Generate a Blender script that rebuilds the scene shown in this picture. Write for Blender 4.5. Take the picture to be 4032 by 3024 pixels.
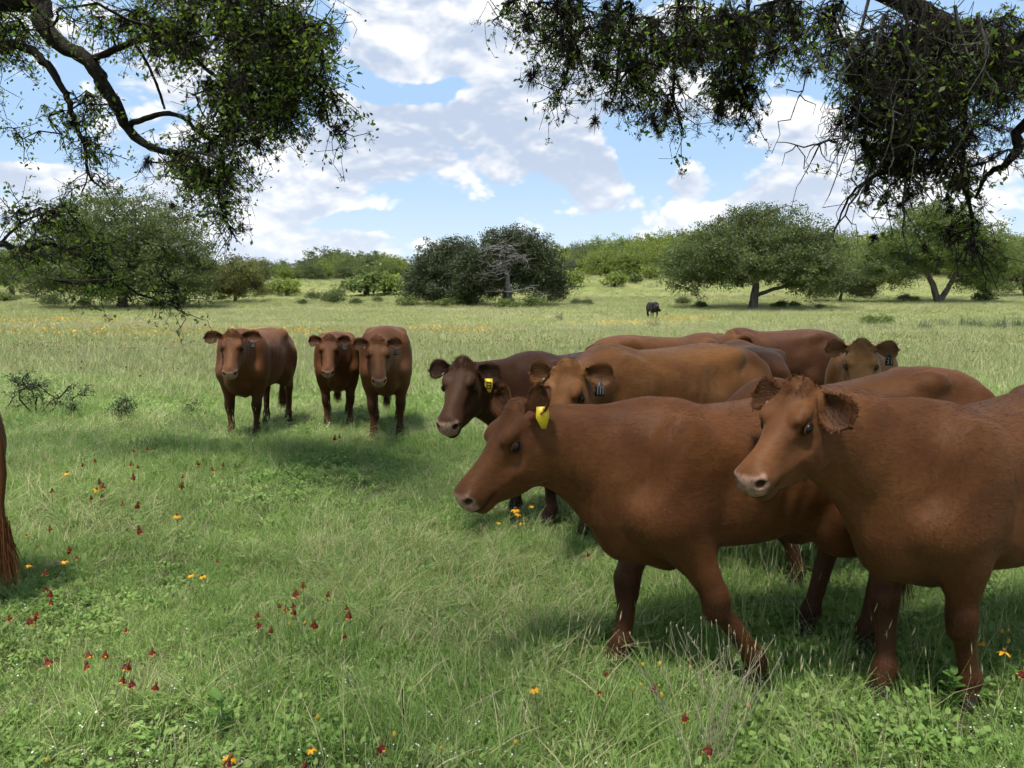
import bpy, math, random
import numpy as np
from mathutils import Vector, Matrix
for o in list(bpy.data.objects): bpy.data.objects.remove(o)
scene = bpy.context.scene
COL = scene.collection
R = math.radians
# ------------------------------------------------------------------ camera
FPX, PW, PH = 3028.0, 4032, 3024
CAM_H, PITCH = 1.70, R(6.16)
cam_d = bpy.data.cameras.new('camera'); cam = bpy.data.objects.new('camera', cam_d)
COL.objects.link(cam); scene.camera = cam
cam.location = (0, 0, CAM_H); cam.rotation_euler = (R(90) - PITCH, 0, 0)
cam_d.sensor_width = 36; cam_d.lens = 36 * FPX / PW
cam_d.clip_start = 0.05; cam_d.clip_end = 6000
def ray(px, py):
    a = (px - PW / 2) / FPX; b = (PH / 2 - py) / FPX
    return np.array([a, math.cos(PITCH) + b * math.sin(PITCH), -math.sin(PITCH) + b * math.cos(PITCH)])
def P(px, py, Y):
    """a photo pixel at a distance of Y metres in front of the camera"""
    d = ray(px, py); return np.array([0, 0, CAM_H]) + d * (Y / d[1])
# ------------------------------------------------------------------ light
SUN_EL, SUN_AZ = R(70), R(205)          # azimuth clockwise from +Y (the view direction)
sun_dir = Vector((math.sin(SUN_AZ) * math.cos(SUN_EL), math.cos(SUN_AZ) * math.cos(SUN_EL), math.sin(SUN_EL)))
sl = bpy.data.lights.new('sun', 'SUN'); sl.energy = 3.5; sl.angle = R(7); sl.color = (1.0, 0.96, 0.88)
sun = bpy.data.objects.new('sun', sl); COL.objects.link(sun)
sun.rotation_euler = sun_dir.to_track_quat('Z', 'Y').to_euler()
scene.view_settings.view_transform = 'Standard'; scene.view_settings.look = 'None'
scene.view_settings.gamma = 1; scene.view_settings.use_curve_mapping = False
scene.view_settings.exposure = 1.05
scene.render.engine = 'CYCLES'
scene.cycles.use_denoising = True
scene.cycles.max_bounces = 5; scene.cycles.diffuse_bounces = 3; scene.cycles.use_adaptive_sampling = True; scene.cycles.adaptive_threshold = 0.04; scene.cycles.adaptive_min_samples = 12; scene.cycles.transparent_max_bounces = 8
scene.cycles.transmission_bounces = 3; scene.cycles.caustics_reflective = False; scene.cycles.caustics_refractive = False
# ------------------------------------------------------------------ node helper
class NT:
    """tiny expression builder over a node tree"""
    def __init__(s, tree): s.t = tree
    def node(s, typ, **kw):
        n = s.t.nodes.new(typ)
        for k, v in kw.items(): setattr(n, k, v)
        return n
    def put(s, sock, v):
        if hasattr(v, 'is_output') or isinstance(v, bpy.types.NodeSocket): s.t.links.new(v, sock)
        elif v is not None:
            if isinstance(v, (tuple, list)) and sock.type == 'RGBA' and len(v) == 3: v = (*v, 1)
            sock.default_value = v
    def m(s, op, a, b=None, c=None, clamp=False):
        n = s.node('ShaderNodeMath', operation=op, use_clamp=clamp)
        for i, v in enumerate((a, b, c)):
            if v is not None: s.put(n.inputs[i], v)
        return n.outputs[0]
    def vm(s, op, a, b=None, sc=None):
        n = s.node('ShaderNodeVectorMath', operation=op)
        s.put(n.inputs[0], a)
        if b is not None: s.put(n.inputs[1], b)
        if sc is not None: s.put(n.inputs['Scale'], sc)
        return n.outputs['Value'] if op in ('LENGTH', 'DOT_PRODUCT', 'DISTANCE') else n.outputs[0]
    def noise(s, vec, scale, detail=4, rough=0.5, dist=0.0, out='Fac', dim='3D'):
        n = s.node('ShaderNodeTexNoise', noise_dimensions=dim)
        if vec is not None: s.put(n.inputs['Vector'], vec)
        n.inputs['Scale'].default_value = scale; n.inputs['Detail'].default_value = detail
        n.inputs['Roughness'].default_value = rough; n.inputs['Distortion'].default_value = dist
        return n.outputs[out]
    def ramp(s, f, lo, hi, a=0.0, b=1.0, smooth=True):
        n = s.node('ShaderNodeMapRange', interpolation_type='SMOOTHSTEP' if smooth else 'LINEAR')
        s.put(n.inputs[0], f); n.inputs[1].default_value = lo; n.inputs[2].default_value = hi
        n.inputs[3].default_value = a; n.inputs[4].default_value = b
        return n.outputs[0]
    def mix(s, f, a, b, mode='MIX'):
        n = s.node('ShaderNodeMix', data_type='RGBA', blend_type=mode)
        s.put(n.inputs[0], f); s.put(n.inputs[6], a); s.put(n.inputs[7], b)
        return n.outputs[2]
    def attr(s, name, out='Color'):
        n = s.node('ShaderNodeAttribute', attribute_name=name); return n.outputs[out]
    def mapping(s, vec, scale=(1, 1, 1), rot=(0, 0, 0)):
        n = s.node('ShaderNodeMapping'); s.put(n.inputs[0], vec); n.inputs[3].default_value = scale; n.inputs[2].default_value = rot
        return n.outputs[0]
def material(name):
    mt = bpy.data.materials.new(name); mt.use_nodes = True
    nt = NT(mt.node_tree); bs = mt.node_tree.nodes['Principled BSDF']
    return mt, nt, bs
# ------------------------------------------------------------------ sky
world = bpy.data.worlds.new('World'); scene.world = world; world.use_nodes = True
wt = NT(world.node_tree); bg = world.node_tree.nodes['Background']
SKY_STRENGTH = 0.079
sky = wt.node('ShaderNodeTexSky', sky_type='NISHITA', sun_disc=False)
sky.sun_elevation = SUN_EL; sky.sun_rotation = SUN_AZ; sky.air_density = 1.0; sky.dust_density = 1.2; sky.ozone_density = 1.5
gen = wt.node('ShaderNodeTexCoord').outputs['Generated']
dirn = wt.vm('NORMALIZE', gen)
sx = wt.node('ShaderNodeSeparateXYZ'); wt.put(sx.inputs[0], dirn)
# cumulus: broad banks (low noise plus the banks seen over the pasture) roughened by billows; lit from above, grey-blue below
def skydir(px, py):
    d = ray(px, py); return d / np.linalg.norm(d)
wn = wt.noise(dirn, 7.0, 2, 0.5, out='Color')
wd = wt.vm('ADD', dirn, wt.vm('MULTIPLY', wt.vm('SUBTRACT', wn, (0.5, 0.5, 0.5)), (0.07, 0.07, 0.045)))
st = wt.vm('MULTIPLY', wd, (1.0, 1.0, 1.8)); st_up = wt.vm('ADD', st, (0, 0, 0.075))
def billow(vec):
    n = wt.node('ShaderNodeTexVoronoi', feature='F1'); wt.put(n.inputs['Vector'], vec); n.inputs['Scale'].default_value = 8.0
    n.inputs['Detail'].default_value = 3.0; n.inputs['Roughness'].default_value = 0.58; n.inputs['Lacunarity'].default_value = 2.2
    return n.outputs['Distance']
low1 = wt.noise(st, 2.9, 2, 0.48); low2 = wt.noise(st_up, 2.9, 2, 0.48)
v1 = billow(st); v2 = billow(wt.vm('ADD', st, (0.004, 0, 0.022)))
# (pixel x, y, half width px, half height px, weight): cumulus banks (+) and gaps of blue (-)
BANKS = [(1650, 110, 400, 190, .26), (1600, 345, 280, 60, -.36), (1310, 100, 110, 120, -.3), (1750, 580, 520, 190, .22), (1150, 720, 250, 150, .24), (1250, 960, 340, 50, .24), (1400, 870, 380, 40, -.24),
         (2560, 640, 150, 90, -.34), (2330, 700, 130, 110, .22), (2690, 700, 130, 80, .26), (3050, 820, 420, 110, .14), (2700, 250, 520, 230, .18), (90, 480, 260, 150, -.34), (180, 700, 200, 60, .26), (700, 190, 380, 170, .14), (3450, 600, 300, 150, .12)]
bank = None
for bx_, by_, bw_, bh_, wgt in BANKS:
    c = skydir(bx_, by_); k = FPX * np.linalg.norm(ray(bx_, by_))
    df = wt.vm('MULTIPLY', wt.vm('SUBTRACT', wd, tuple(float(v) for v in c)), (k / bw_, k / bw_, k / bh_))
    g = wt.ramp(wt.vm('LENGTH', df), 1.5, 0.15, 0.0, wgt)
    bank = g if bank is None else wt.m('ADD', bank, g)
mass = wt.m('ADD', wt.m('MULTIPLY_ADD', low1, 1.35, 0.145), bank); mass_up = wt.m('ADD', wt.m('MULTIPLY_ADD', low2, 1.35, 0.145), bank)
bil = wt.m('MULTIPLY', wt.m('SUBTRACT', 0.42, v1), 0.36)
dens = wt.m('ADD', mass, bil)
cover = wt.ramp(dens, 0.555, 0.665)
deep = wt.ramp(mass, 0.58, 1.0)
top = wt.m('MULTIPLY', wt.m('SUBTRACT', mass, mass_up), 1.7)
emb = wt.m('MULTIPLY', wt.m('SUBTRACT', v2, v1), 1.0)
lit = wt.m('ADD', wt.m('ADD', top, emb), wt.m('SUBTRACT', 0.86, wt.m('MULTIPLY', deep, 0.62)), clamp=True)
cloud_col = wt.mix(wt.ramp(lit, 0.0, 1.0), (3.5, 4.1, 5.15), (7.35, 7.3, 7.2))
low = wt.ramp(sx.outputs[2], 0.0, 0.20)
cloud_col = wt.mix(wt.m('MULTIPLY', wt.m('SUBTRACT', 1.0, low), 0.5), cloud_col, (6.3, 6.7, 7.2))
skyc = wt.mix(0.75, sky.outputs[0], wt.mix(low, (5.2, 6.1, 6.9), (3.1, 4.6, 6.6)))
final = wt.mix(cover, skyc, cloud_col)
wt.put(bg.inputs[0], final); bg.inputs[1].default_value = SKY_STRENGTH
world.cycles.sampling_method = 'MANUAL'; world.cycles.sample_map_resolution = 512
# ------------------------------------------------------------------ object helpers
def tag(o, label=None, cat=None, group=None, kind=None):
    if label: o['label'] = label
    if cat: o['category'] = cat
    if group: o['group'] = group
    if kind: o['kind'] = kind
    return o
def empty(name, loc=(0, 0, 0), rz=0.0):
    o = bpy.data.objects.new(name, None); COL.objects.link(o)
    o.location = loc; o.rotation_euler = (0, 0, rz); o.empty_display_size = 0.2
    return o
def np_mesh(name, verts, faces, smooth=True):
    """faces: (n,3) or (n,4) array"""
    me = bpy.data.meshes.new(name)
    verts = np.asarray(verts, np.float32); faces = np.asarray(faces, np.int32)
    k = faces.shape[1]; n = len(faces)
    me.vertices.add(len(verts)); me.vertices.foreach_set('co', verts.ravel())
    me.loops.add(n * k); me.loops.foreach_set('vertex_index', faces.ravel())
    me.polygons.add(n); me.polygons.foreach_set('loop_start', np.arange(n, dtype=np.int32) * k)
    try: me.polygons.foreach_set('loop_total', np.full(n, k, np.int32))
    except Exception: pass
    me.update(calc_edges=True); me.validate()
    if smooth: me.polygons.foreach_set('use_smooth', np.ones(len(me.polygons), bool))
    return me
def obj(name, me, mats, parent=None, loc=None):
    if isinstance(me, tuple): me = np_mesh(name, *me)
    o = bpy.data.objects.new(name, me); COL.objects.link(o)
    if not isinstance(mats, (list, tuple)): mats = [mats]
    if len(me.materials) == 0:
        for m_ in mats: me.materials.append(m_)
    if parent is not None: o.parent = parent
    if loc is not None: o.location = loc
    return o
def add_color(me, name, arr):
    a = me.color_attributes.new(name, 'FLOAT_COLOR', 'POINT')
    c = np.ones((len(me.vertices), 4), np.float32); arr = np.asarray(arr, np.float32)
    c[:, :arr.shape[1]] = arr; a.data.foreach_set('color', c.ravel())
def copy_tree(o, parent=None):
    c = o.copy(); COL.objects.link(c)
    if parent is not None: c.parent = parent
    for ch in list(o.children): copy_tree(ch, c)
    return c
def norm(v):
    v = np.asarray(v, float); return v / (np.linalg.norm(v, axis=-1, keepdims=True) + 1e-12)
def tube(pts, rads, n=6, cap=True):
    """tube along a polyline -> verts, quads"""
    pts = np.asarray(pts, float); rads = np.asarray(rads, float); m_ = len(pts)
    t = np.gradient(pts, axis=0); t = norm(t)
    ref = np.array([0, 0, 1.0]) if abs(t[0][2]) < 0.9 else np.array([1.0, 0, 0])
    V = []
    for i in range(m_):
        a = ref - t[i] * (ref @ t[i]); a = a / (np.linalg.norm(a) + 1e-9); b = np.cross(t[i], a); ref = a
        ang = np.arange(n) * 2 * np.pi / n
        V.append(pts[i] + rads[i] * (np.cos(ang)[:, None] * a + np.sin(ang)[:, None] * b))
    V = np.concatenate(V); Fq = []
    for i in range(m_ - 1):
        j = np.arange(n); k = (j + 1) % n
        Fq.append(np.stack([i * n + j, i * n + k, (i + 1) * n + k, (i + 1) * n + j], 1))
    return V, np.concatenate(Fq)
def hermite(xs, ys, xq):
    xs = np.asarray(xs, float); ys = np.asarray(ys, float)
    m_ = np.gradient(ys, xs)
    i = np.clip(np.searchsorted(xs, xq) - 1, 0, len(xs) - 2)
    h = xs[i + 1] - xs[i]; t = np.clip((xq - xs[i]) / h, 0, 1)
    return ((2*t**3 - 3*t**2 + 1) * ys[i] + (t**3 - 2*t**2 + t) * h * m_[i] + (-2*t**3 + 3*t**2) * ys[i+1] + (t**3 - t**2) * h * m_[i+1])
class MB:
    """collects quads/tris (tris stored as degenerate-free separate list)"""
    def __init__(s): s.v = []; s.f = []; s.n = 0; s.c = []
    def add(s, v, f, c=None):
        v = np.asarray(v, float); s.v.append(v); s.f.append(np.asarray(f, int) + s.n); s.n += len(v)
        s.c.append(np.tile(np.asarray(c if c is not None else (1, 1, 1), float), (len(v), 1)) if c is None or np.ndim(c) == 1 else np.asarray(c, float))
    def mesh(s, name, smooth=True, color=None):
        me = np_mesh(name, np.concatenate(s.v), np.concatenate(s.f), smooth)
        if color: add_color(me, color, np.concatenate(s.c))
        return me
rng = np.random.default_rng(7)
random.seed(7)
# ================================================================== ground
def terrain(x, y):
    x = np.asarray(x, float); y = np.asarray(y, float)
    d = np.maximum(y - 55, 0); near = np.minimum(d, 95)
    side = 1.0 + .14 * np.clip(x / (np.abs(y) + 40), -1, 1)
    z = (.00066 * near**2 + .012 * np.maximum(d - 95, 0) * np.exp(-np.maximum(d - 95, 0) / 900)) * side
    z = z + 5.0 * np.clip((y - 150) / 90, 0, 1)**1.2 * np.clip((x / (np.abs(y) + 1) + .06) / .26, 0, 1)
    z = z + .10 * np.sin(x * .11 + 1.3) * np.sin(y * .09 + .4) * np.clip((np.hypot(x, y) - 14) / 40, 0, 1)
    z = z + .35 * np.sin(x * .031 + .5) * np.clip((y - 70) / 60, 0, 1)
    return z
def ground_hit(px, py):
    """where the view ray through a photo pixel meets the ground"""
    d = ray(px, py); t = 0.5
    lo, prev = 0.0, 0.0
    for t in np.concatenate([np.linspace(.5, 60, 400), np.linspace(60.5, 500, 900)]):
        p = d * t + np.array([0, 0, CAM_H])
        if p[2] < terrain(p[0], p[1]):
            a, b = prev, t
            for _ in range(20):
                m_ = (a + b) / 2; q = d * m_ + np.array([0, 0, CAM_H])
                if q[2] < terrain(q[0], q[1]): b = m_
                else: a = m_
            q = d * b + np.array([0, 0, CAM_H]); q[2] = terrain(q[0], q[1]); return q
        prev = t
    return None
def field_colors(t, pos):
    """shared colour field of the pasture: green with straw, bare and olive patches (world position)"""
    a = t.noise(pos, 0.55, 4, 0.6); b = t.noise(pos, 2.3, 4, 0.6); c = t.noise(t.mapping(pos, (.035, .11, 1)), 1.0, 5, 0.6)
    return a, b, c
mt_ground, t, b = material('pasture_ground')
pos = t.node('ShaderNodeNewGeometry').outputs['Position']
na, nb, nc = field_colors(t, pos)
nf = t.noise(pos, 26, 5, 0.7); nff = t.noise(pos, 3.0, 6, .75)
col = t.mix(t.ramp(na, .35, .65), (.085, .125, .032), (.115, .150, .045))
col = t.mix(t.ramp(nb, .5, .72, 0, .7), col, (.17, .165, .075))
soil = t.mix(t.ramp(nf, .35, .65), (.06, .045, .03), (.13, .10, .07))
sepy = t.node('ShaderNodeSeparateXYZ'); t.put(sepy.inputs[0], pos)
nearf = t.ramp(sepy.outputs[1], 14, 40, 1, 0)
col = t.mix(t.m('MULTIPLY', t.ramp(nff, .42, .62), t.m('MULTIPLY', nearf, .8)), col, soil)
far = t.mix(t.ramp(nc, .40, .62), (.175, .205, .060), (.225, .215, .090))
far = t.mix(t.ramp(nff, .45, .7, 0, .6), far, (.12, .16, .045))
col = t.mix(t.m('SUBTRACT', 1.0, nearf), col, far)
t.put(b.inputs['Base Color'], col); b.inputs['Roughness'].default_value = .95; b.inputs['Specular IOR Level'].default_value = .1
bp = t.node('ShaderNodeBump'); bp.inputs['Strength'].default_value = .8; bp.inputs['Distance'].default_value = .05
t.put(bp.inputs['Height'], t.m('ADD', nf, t.m('MULTIPLY', nff, 2))); t.put(b.inputs['Normal'], bp.outputs[0])
rr = np.concatenate([[0.0], np.geomspace(.6, 2600, 150)]); ns = 240
ang = np.arange(ns) * 2 * np.pi / ns
gx = rr[:, None] * np.sin(ang); gy = rr[:, None] * np.cos(ang); gz = terrain(gx, gy)
gv = np.stack([gx, gy, gz], -1).reshape(-1, 3)
i, j = np.meshgrid(np.arange(len(rr) - 1), np.arange(ns), indexing='ij'); i = i.ravel(); j = j.ravel(); k = (j + 1) % ns
gf = np.stack([i * ns + j, (i + 1) * ns + j, (i + 1) * ns + k, i * ns + k], 1)
g = obj('ground', (gv, gf), mt_ground); tag(g, 'grassy pasture ground rising to a low wooded hill', 'ground', kind='structure')
# ================================================================== trees
def bark_material(name, c1, c2, scale=6):
    mt, t, b = material(name)
    oc = t.node('ShaderNodeTexCoord').outputs['Object']
    n = t.noise(t.mapping(oc, (scale * 2.2, scale * 2.2, scale * .5)), 1.0, 5, .65, .5); n2 = t.noise(oc, scale * 5, 4, .6)
    col = t.mix(t.ramp(n, .32, .66), c1, c2); col = t.mix(t.ramp(n2, .5, .75, 0, .5), col, tuple(v * .5 for v in c1))
    t.put(b.inputs['Base Color'], col); b.inputs['Roughness'].default_value = .9; b.inputs['Specular IOR Level'].default_value = .15
    bp = t.node('ShaderNodeBump'); bp.inputs['Strength'].default_value = .9; bp.inputs['Distance'].default_value = .04
    t.put(bp.inputs['Height'], t.m('ADD', n, t.m('MULTIPLY', n2, .4))); t.put(b.inputs['Normal'], bp.outputs[0])
    return mt
def leaf_material(name, c1, c2, trans=.35, rough=.5):
    """leaf colour runs c1..c2 with the 'tint' stored on each leaf; part of the light passes through"""
    mt, t, b = material(name)
    sp = t.node('ShaderNodeSeparateColor'); t.put(sp.inputs[0], t.attr('tint'))
    col = t.mix(sp.outputs[0], c1, c2)
    t.put(b.inputs['Base Color'], col); b.inputs['Roughness'].default_value = rough; b.inputs['Specular IOR Level'].default_value = .25
    tr = t.node('ShaderNodeBsdfTranslucent'); t.put(tr.inputs[0], t.mix(.35, col, tuple(min(1, v * 2.0) for v in (c2[0] * 1.1, c2[1], c2[2] * .5))))
    mx = t.node('ShaderNodeMixShader'); mx.inputs[0].default_value = trans
    t.put(mx.inputs[1], b.outputs[0]); t.put(mx.inputs[2], tr.outputs[0])
    out = mt.node_tree.nodes['Material Output']; t.put(out.inputs[0], mx.outputs[0])
    return mt
B_DARK = bark_material('bark_dark', (.013, .011, .009), (.036, .030, .024), 9)
B_GREY = bark_material('bark_grey', (.055, .046, .038), (.13, .115, .10), 2)
B_DEAD = bark_material('bark_silver', (.09, .086, .08), (.17, .162, .152), 3)
LF_OAK = leaf_material('leaf_oak', (.050, .070, .026), (.125, .155, .058), .35)
LF_OVER = leaf_material('leaf_overhead', (.036, .062, .014), (.150, .235, .038), .55)
LF_JUN = leaf_material('leaf_juniper', (.026, .036, .016), (.072, .090, .040), .2)
LF_LIGHT = leaf_material('leaf_bright', (.105, .150, .030), (.215, .260, .060), .4)
LF_MID = leaf_material('leaf_mid', (.070, .105, .032), (.150, .195, .060), .4)
LF_OLIVE = leaf_material('leaf_olive', (.085, .095, .026), (.165, .165, .05), .35)
LF_GREY = leaf_material('leaf_grey', (.075, .095, .045), (.15, .175, .085), .3)
def leaf_quads(cent, size, aspect, tints, droop=0.0):
    """one bent diamond leaf (a quad) per centre"""
    n = len(cent); ax = norm(rng.normal(size=(n, 3)) + np.array([0, 0, -droop])); sd = norm(np.cross(ax, rng.normal(size=(n, 3))))
    size = np.asarray(size)[:, None] if np.ndim(size) else size
    a = cent - ax * size / 2; c = cent + ax * size / 2; nrm = np.cross(ax, sd) * size * .08
    b = cent + sd * size * aspect / 2 + nrm; d = cent - sd * size * aspect / 2 + nrm
    V = np.stack([a, b, c, d], 1).reshape(-1, 3); Fq = np.arange(n * 4).reshape(n, 4)
    return V, Fq, np.repeat(tints, 4)
def crown_points(blobs, n_clump, per, clump_r, shell=.55, gap=.0, flat=.75):
    """clumps spread through ellipsoids (cx,cy,cz,rx,ry,rz), denser near the skin"""
    blobs = np.array(blobs); vol = blobs[:, 3] * blobs[:, 4] * blobs[:, 5]; w = vol**.75; w = w / w.sum()
    k = rng.choice(len(blobs), n_clump, p=w); d = norm(rng.normal(size=(n_clump, 3)))
    r = shell + (1 - shell) * rng.random(n_clump)**.7
    bumps = 1 + .13 * np.sin(d[:, 0] * 7 + k) * np.sin(d[:, 1] * 6 + 2 * k) + .10 * rng.normal(size=n_clump) + np.where(rng.random(n_clump) < .12, .16, 0)
    c = blobs[k, :3] + d * blobs[k, 3:] * (r * bumps)[:, None]
    ctint = np.clip(rng.normal(.5, .22, n_clump), 0, 1)
    idx = np.repeat(np.arange(n_clump), per); q = norm(rng.normal(size=(len(idx), 3))) * (rng.random(len(idx))**.5)[:, None]
    csz = clump_r * rng.uniform(.55, 1.4, n_clump)
    p = c[idx] + q * csz[idx][:, None] * np.array([1.15, 1.15, flat])
    return p, np.clip(ctint[idx] + rng.normal(0, .13, len(idx)), 0, 1), c
def wiggle(a, b, n=6, amp=.08, sag=0.0):
    a = np.asarray(a, float); b = np.asarray(b, float); t = np.linspace(0, 1, n)[:, None]; L = np.linalg.norm(b - a)
    p = a + (b - a) * t; off = rng.normal(size=(n, 3)) * amp * L / math.sqrt(n); off[0] = 0; off[-1] = 0
    p = p + np.cumsum(off, 0) * np.sin(t * np.pi) + np.array([0, 0, 1]) * (np.sin(t * np.pi) * sag * L)
    return p
def far_tree(name, label, base, trunks, blobs, leaf, bark, n_clump, per=26, clump_r=.8, leaf_size=.26, limb_r=.16, cat='tree', group=None, shell=.5, minz=None, limbs=True, trunk_r=.4):
    """tree at a base point; trunks = list of (top point, radius); blobs in world metres"""
    base = np.asarray(base, float); root = empty(name, tuple(base)); tag(root, label, cat, group)
    bl = np.array(blobs, float); bl[:, :3] -= base
    mb = MB(); tops = []
    for (top, r, *st0) in trunks:
        top = np.asarray(top, float) - base
        if st0: p = wiggle(np.asarray(st0[0]) - base, top, 7, .08, .06)
        else: p = wiggle((rng.normal(0, .1), rng.normal(0, .1), -.3), top, 7, .05); p[0][2] = -.3
        mb.add(*tube(p, np.interp(np.linspace(0, 1, 7), [0, .12, .3, 1], [r * (1.0 if st0 else 1.5), r * (1.0 if st0 else 1.1), r * .95, r * .62]), 9)); tops.append((top, r))
    p, tint, cl = crown_points(bl, n_clump, int(per * 1.8), clump_r, shell)
    lowz = minz if minz is not None else .35
    kp = p[:, 2] > lowz + .3 * rng.random(len(p)); p, tint = p[kp], tint[kp]
    if limbs:
        nodes = [t_[0] for t_ in tops]; rad = [t_[1] * .6 for t_ in tops]
        for bb in bl:
            tp = min(range(len(tops)), key=lambda i: np.linalg.norm(tops[i][0] - bb[:3]))
            st = tops[tp][0] * rng.uniform(.75, 1.0); st[2] = min(st[2], tops[tp][0][2])
            q = wiggle(st, bb[:3], 7, .16, .08); r0 = tops[tp][1] * .55
            mb.add(*tube(q, np.linspace(r0, r0 * .35, 7), 6)); nodes += list(q[2:]); rad += [r0 * .4] * 5
        nodes = np.array(nodes)
        for c in cl[:: max(1, len(cl) // 150)]:
            d = np.linalg.norm(nodes - c, axis=1); k = int(np.argmin(d))
            if d[k] > .3 and c[2] > lowz: mb.add(*tube(wiggle(nodes[k], c, 5, .2), np.linspace(limb_r * .42, .03, 5), 4))
    obj('trunk', mb.mesh('trunk'), bark, root)
    V, Fq, tt = leaf_quads(p, leaf_size * .62 * rng.uniform(.6, 1.35, len(p)), .7, tint)
    me = np_mesh('crown', V, Fq, False); add_color(me, 'tint', np.repeat(tt[:, None], 3, 1))
    tag(obj('crown', me, leaf, root), kind='stuff')
    return root
def pix_blobs(rows, Y, depth=.8):
    s_ = Y / FPX; out = []
    for r in rows:
        c = P(r[0], r[1], Y); dy = r[4] if len(r) > 4 else 0
        out.append((c[0], c[1] + dy, c[2], r[2] * s_, r[2] * s_ * depth, r[3] * s_))
    return out
def pix_tree(name, label, basepx, Y, trunks, rows, leaf, bark, n_clump, **kw):
    x = (basepx[0] - PW / 2) / FPX * Y / (1.0 + 0) * 1.0; x = P(basepx[0], basepx[1], Y)[0]
    base = (x, Y, float(terrain(x, Y)))
    tr = [(P(a, b, Y), r, *[P(*q, Y) for q in st0]) for a, b, r, *st0 in trunks]
    return far_tree(name, label, base, tr, pix_blobs(rows, Y, kw.pop('depth', .8)), leaf, bark, n_clump, **kw)
pix_tree('oak_tree', 'huge dark dome shaped live oak with foliage down to the grass', (480, 1205), 92, [(500, 1050, .55)],
         [(470, 900, 300, 150), (300, 1010, 210, 150), (640, 1000, 230, 160), (470, 1070, 370, 110), (790, 1110, 90, 80), (180, 1080, 90, 80)], LF_OAK, B_GREY, 2100, per=30, clump_r=1.0, leaf_size=.36, shell=.35)
pix_tree('oak_tree', 'grey green oak crowding behind the left flank of the huge dome oak', (40, 1180), 118, [(40, 1080, .4)],
         [(60, 1040, 150, 90), (-80, 1060, 130, 90), (150, 1100, 90, 60)], LF_MID, B_GREY, 420, clump_r=1.1, leaf_size=.34)
pix_tree('small_tree', 'yellowish olive rounded tree growing beside the huge dome oak', (925, 1185), 104, [(925, 1120, .22)],
         [(930, 1090, 105, 80), (860, 1120, 60, 60), (1000, 1130, 50, 50)], LF_OLIVE, B_GREY, 420, clump_r=.8, leaf_size=.3)
pix_tree('juniper_tree', 'dark green juniper on the left of the joined pair', (1740, 1205), 97, [(1745, 1090, .35)],
         [(1740, 1040, 115, 95), (1660, 1110, 85, 70), (1800, 1000, 80, 60), (1720, 1140, 150, 45), (1830, 1090, 80, 90)], LF_JUN, B_GREY, 1250, clump_r=.75, leaf_size=.30, shell=.35)
pix_tree('juniper_tree', 'tallest dark juniper, rounded top, standing behind a silver dead tree', (1985, 1210), 93, [(1985, 1080, .4)],
         [(1995, 950, 105, 60), (1950, 1050, 150, 110), (2120, 1060, 115, 110), (2175, 1130, 70, 60), (1880, 1090, 110, 95), (2060, 990, 110, 80)], LF_JUN, B_GREY, 1900, clump_r=.75, leaf_size=.30, shell=.35)
pix_tree('oak_tree', 'broad live oak with one leaning trunk and a low side limb', (2955, 1222), 88, [(2975, 1090, .52), (3120, 1120, .24, (2966, 1170))],
         [(3000, 930, 250, 105), (2800, 1010, 180, 110), (3190, 1010, 180, 105), (2720, 1085, 105, 80), (3000, 1040, 320, 90), (3180, 1110, 110, 60), (2980, 850, 90, 40), (2860, 900, 60, 40)], LF_OAK, B_GREY, 1900, per=28, clump_r=.9, leaf_size=.34, shell=.35)
pix_tree('small_oak_tree', 'low spreading oak between the leaning oak and the forked oak', (3310, 1195), 100, [(3315, 1140, .22)],
         [(3330, 1100, 120, 55), (3250, 1130, 70, 40), (3400, 1135, 60, 35)], LF_OAK, B_GREY, 360, clump_r=.8, leaf_size=.28)
pix_tree('oak_tree', 'open crowned oak with a trunk forked in two at the ground', (3690, 1200), 98, [(3635, 1050, .42), (3765, 1070, .38)],
         [(3680, 865, 170, 65), (3560, 960, 130, 60), (3800, 950, 170, 75), (3910, 1030, 120, 90), (3510, 1075, 110, 60), (3690, 1010, 190, 50), (3850, 1110, 90, 40), (3440, 990, 60, 40)], LF_MID, B_GREY, 1500, per=28, clump_r=.8, leaf_size=.34, shell=.3)
pix_tree('oak_tree', 'dense mid green oak crowding the right flank of the forked oak', (4040, 1200), 112, [(4040, 1090, .35)],
         [(4040, 1040, 120, 110), (3970, 1110, 90, 60), (4130, 1080, 110, 90)], LF_MID, B_GREY, 420, clump_r=1.0, leaf_size=.32)
# the silver dead tree: bare limbs
def dead_tree():
    Y = 89.5; b = P(2010, 1215, Y); base = np.array([b[0], Y, float(terrain(b[0], Y))]); root = empty('dead_tree', tuple(base))
    tag(root, 'silver grey leafless dead tree with tangled limbs before the tallest juniper', 'tree'); mb = MB()
    top = P(1985, 985, Y) - base
    tr = wiggle((0, 0, -.2), top, 9, .05); mb.add(*tube(tr, np.linspace(.42, .07, 9), 8))
    for k in range(34):
        s_ = tr[min(8, 2 + int(rng.random()**.8 * 7))]; a = rng.uniform(0, 2 * np.pi); L = rng.uniform(1.2, 3.9) * (1.15 - s_[2] / 12)
        e = s_ + np.array([math.cos(a) * L, math.sin(a) * L * .7 - .5, rng.uniform(-.15, .35) * L]); q = wiggle(s_, e, 6, .25, .1)
        mb.add(*tube(q, np.linspace(.10, .03, 6), 4))
        for j in range(7):
            s2 = q[rng.integers(2, 6)]; e2 = s2 + rng.normal(size=3) * np.array([.8, .8, .45]) + (e - s_) * .18
            mb.add(*tube(wiggle(s2, e2, 4, .25), np.linspace(.045, .018, 4), 3))
    obj('trunk', mb.mesh('trunk'), B_DEAD, root)
dead_tree()
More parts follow.
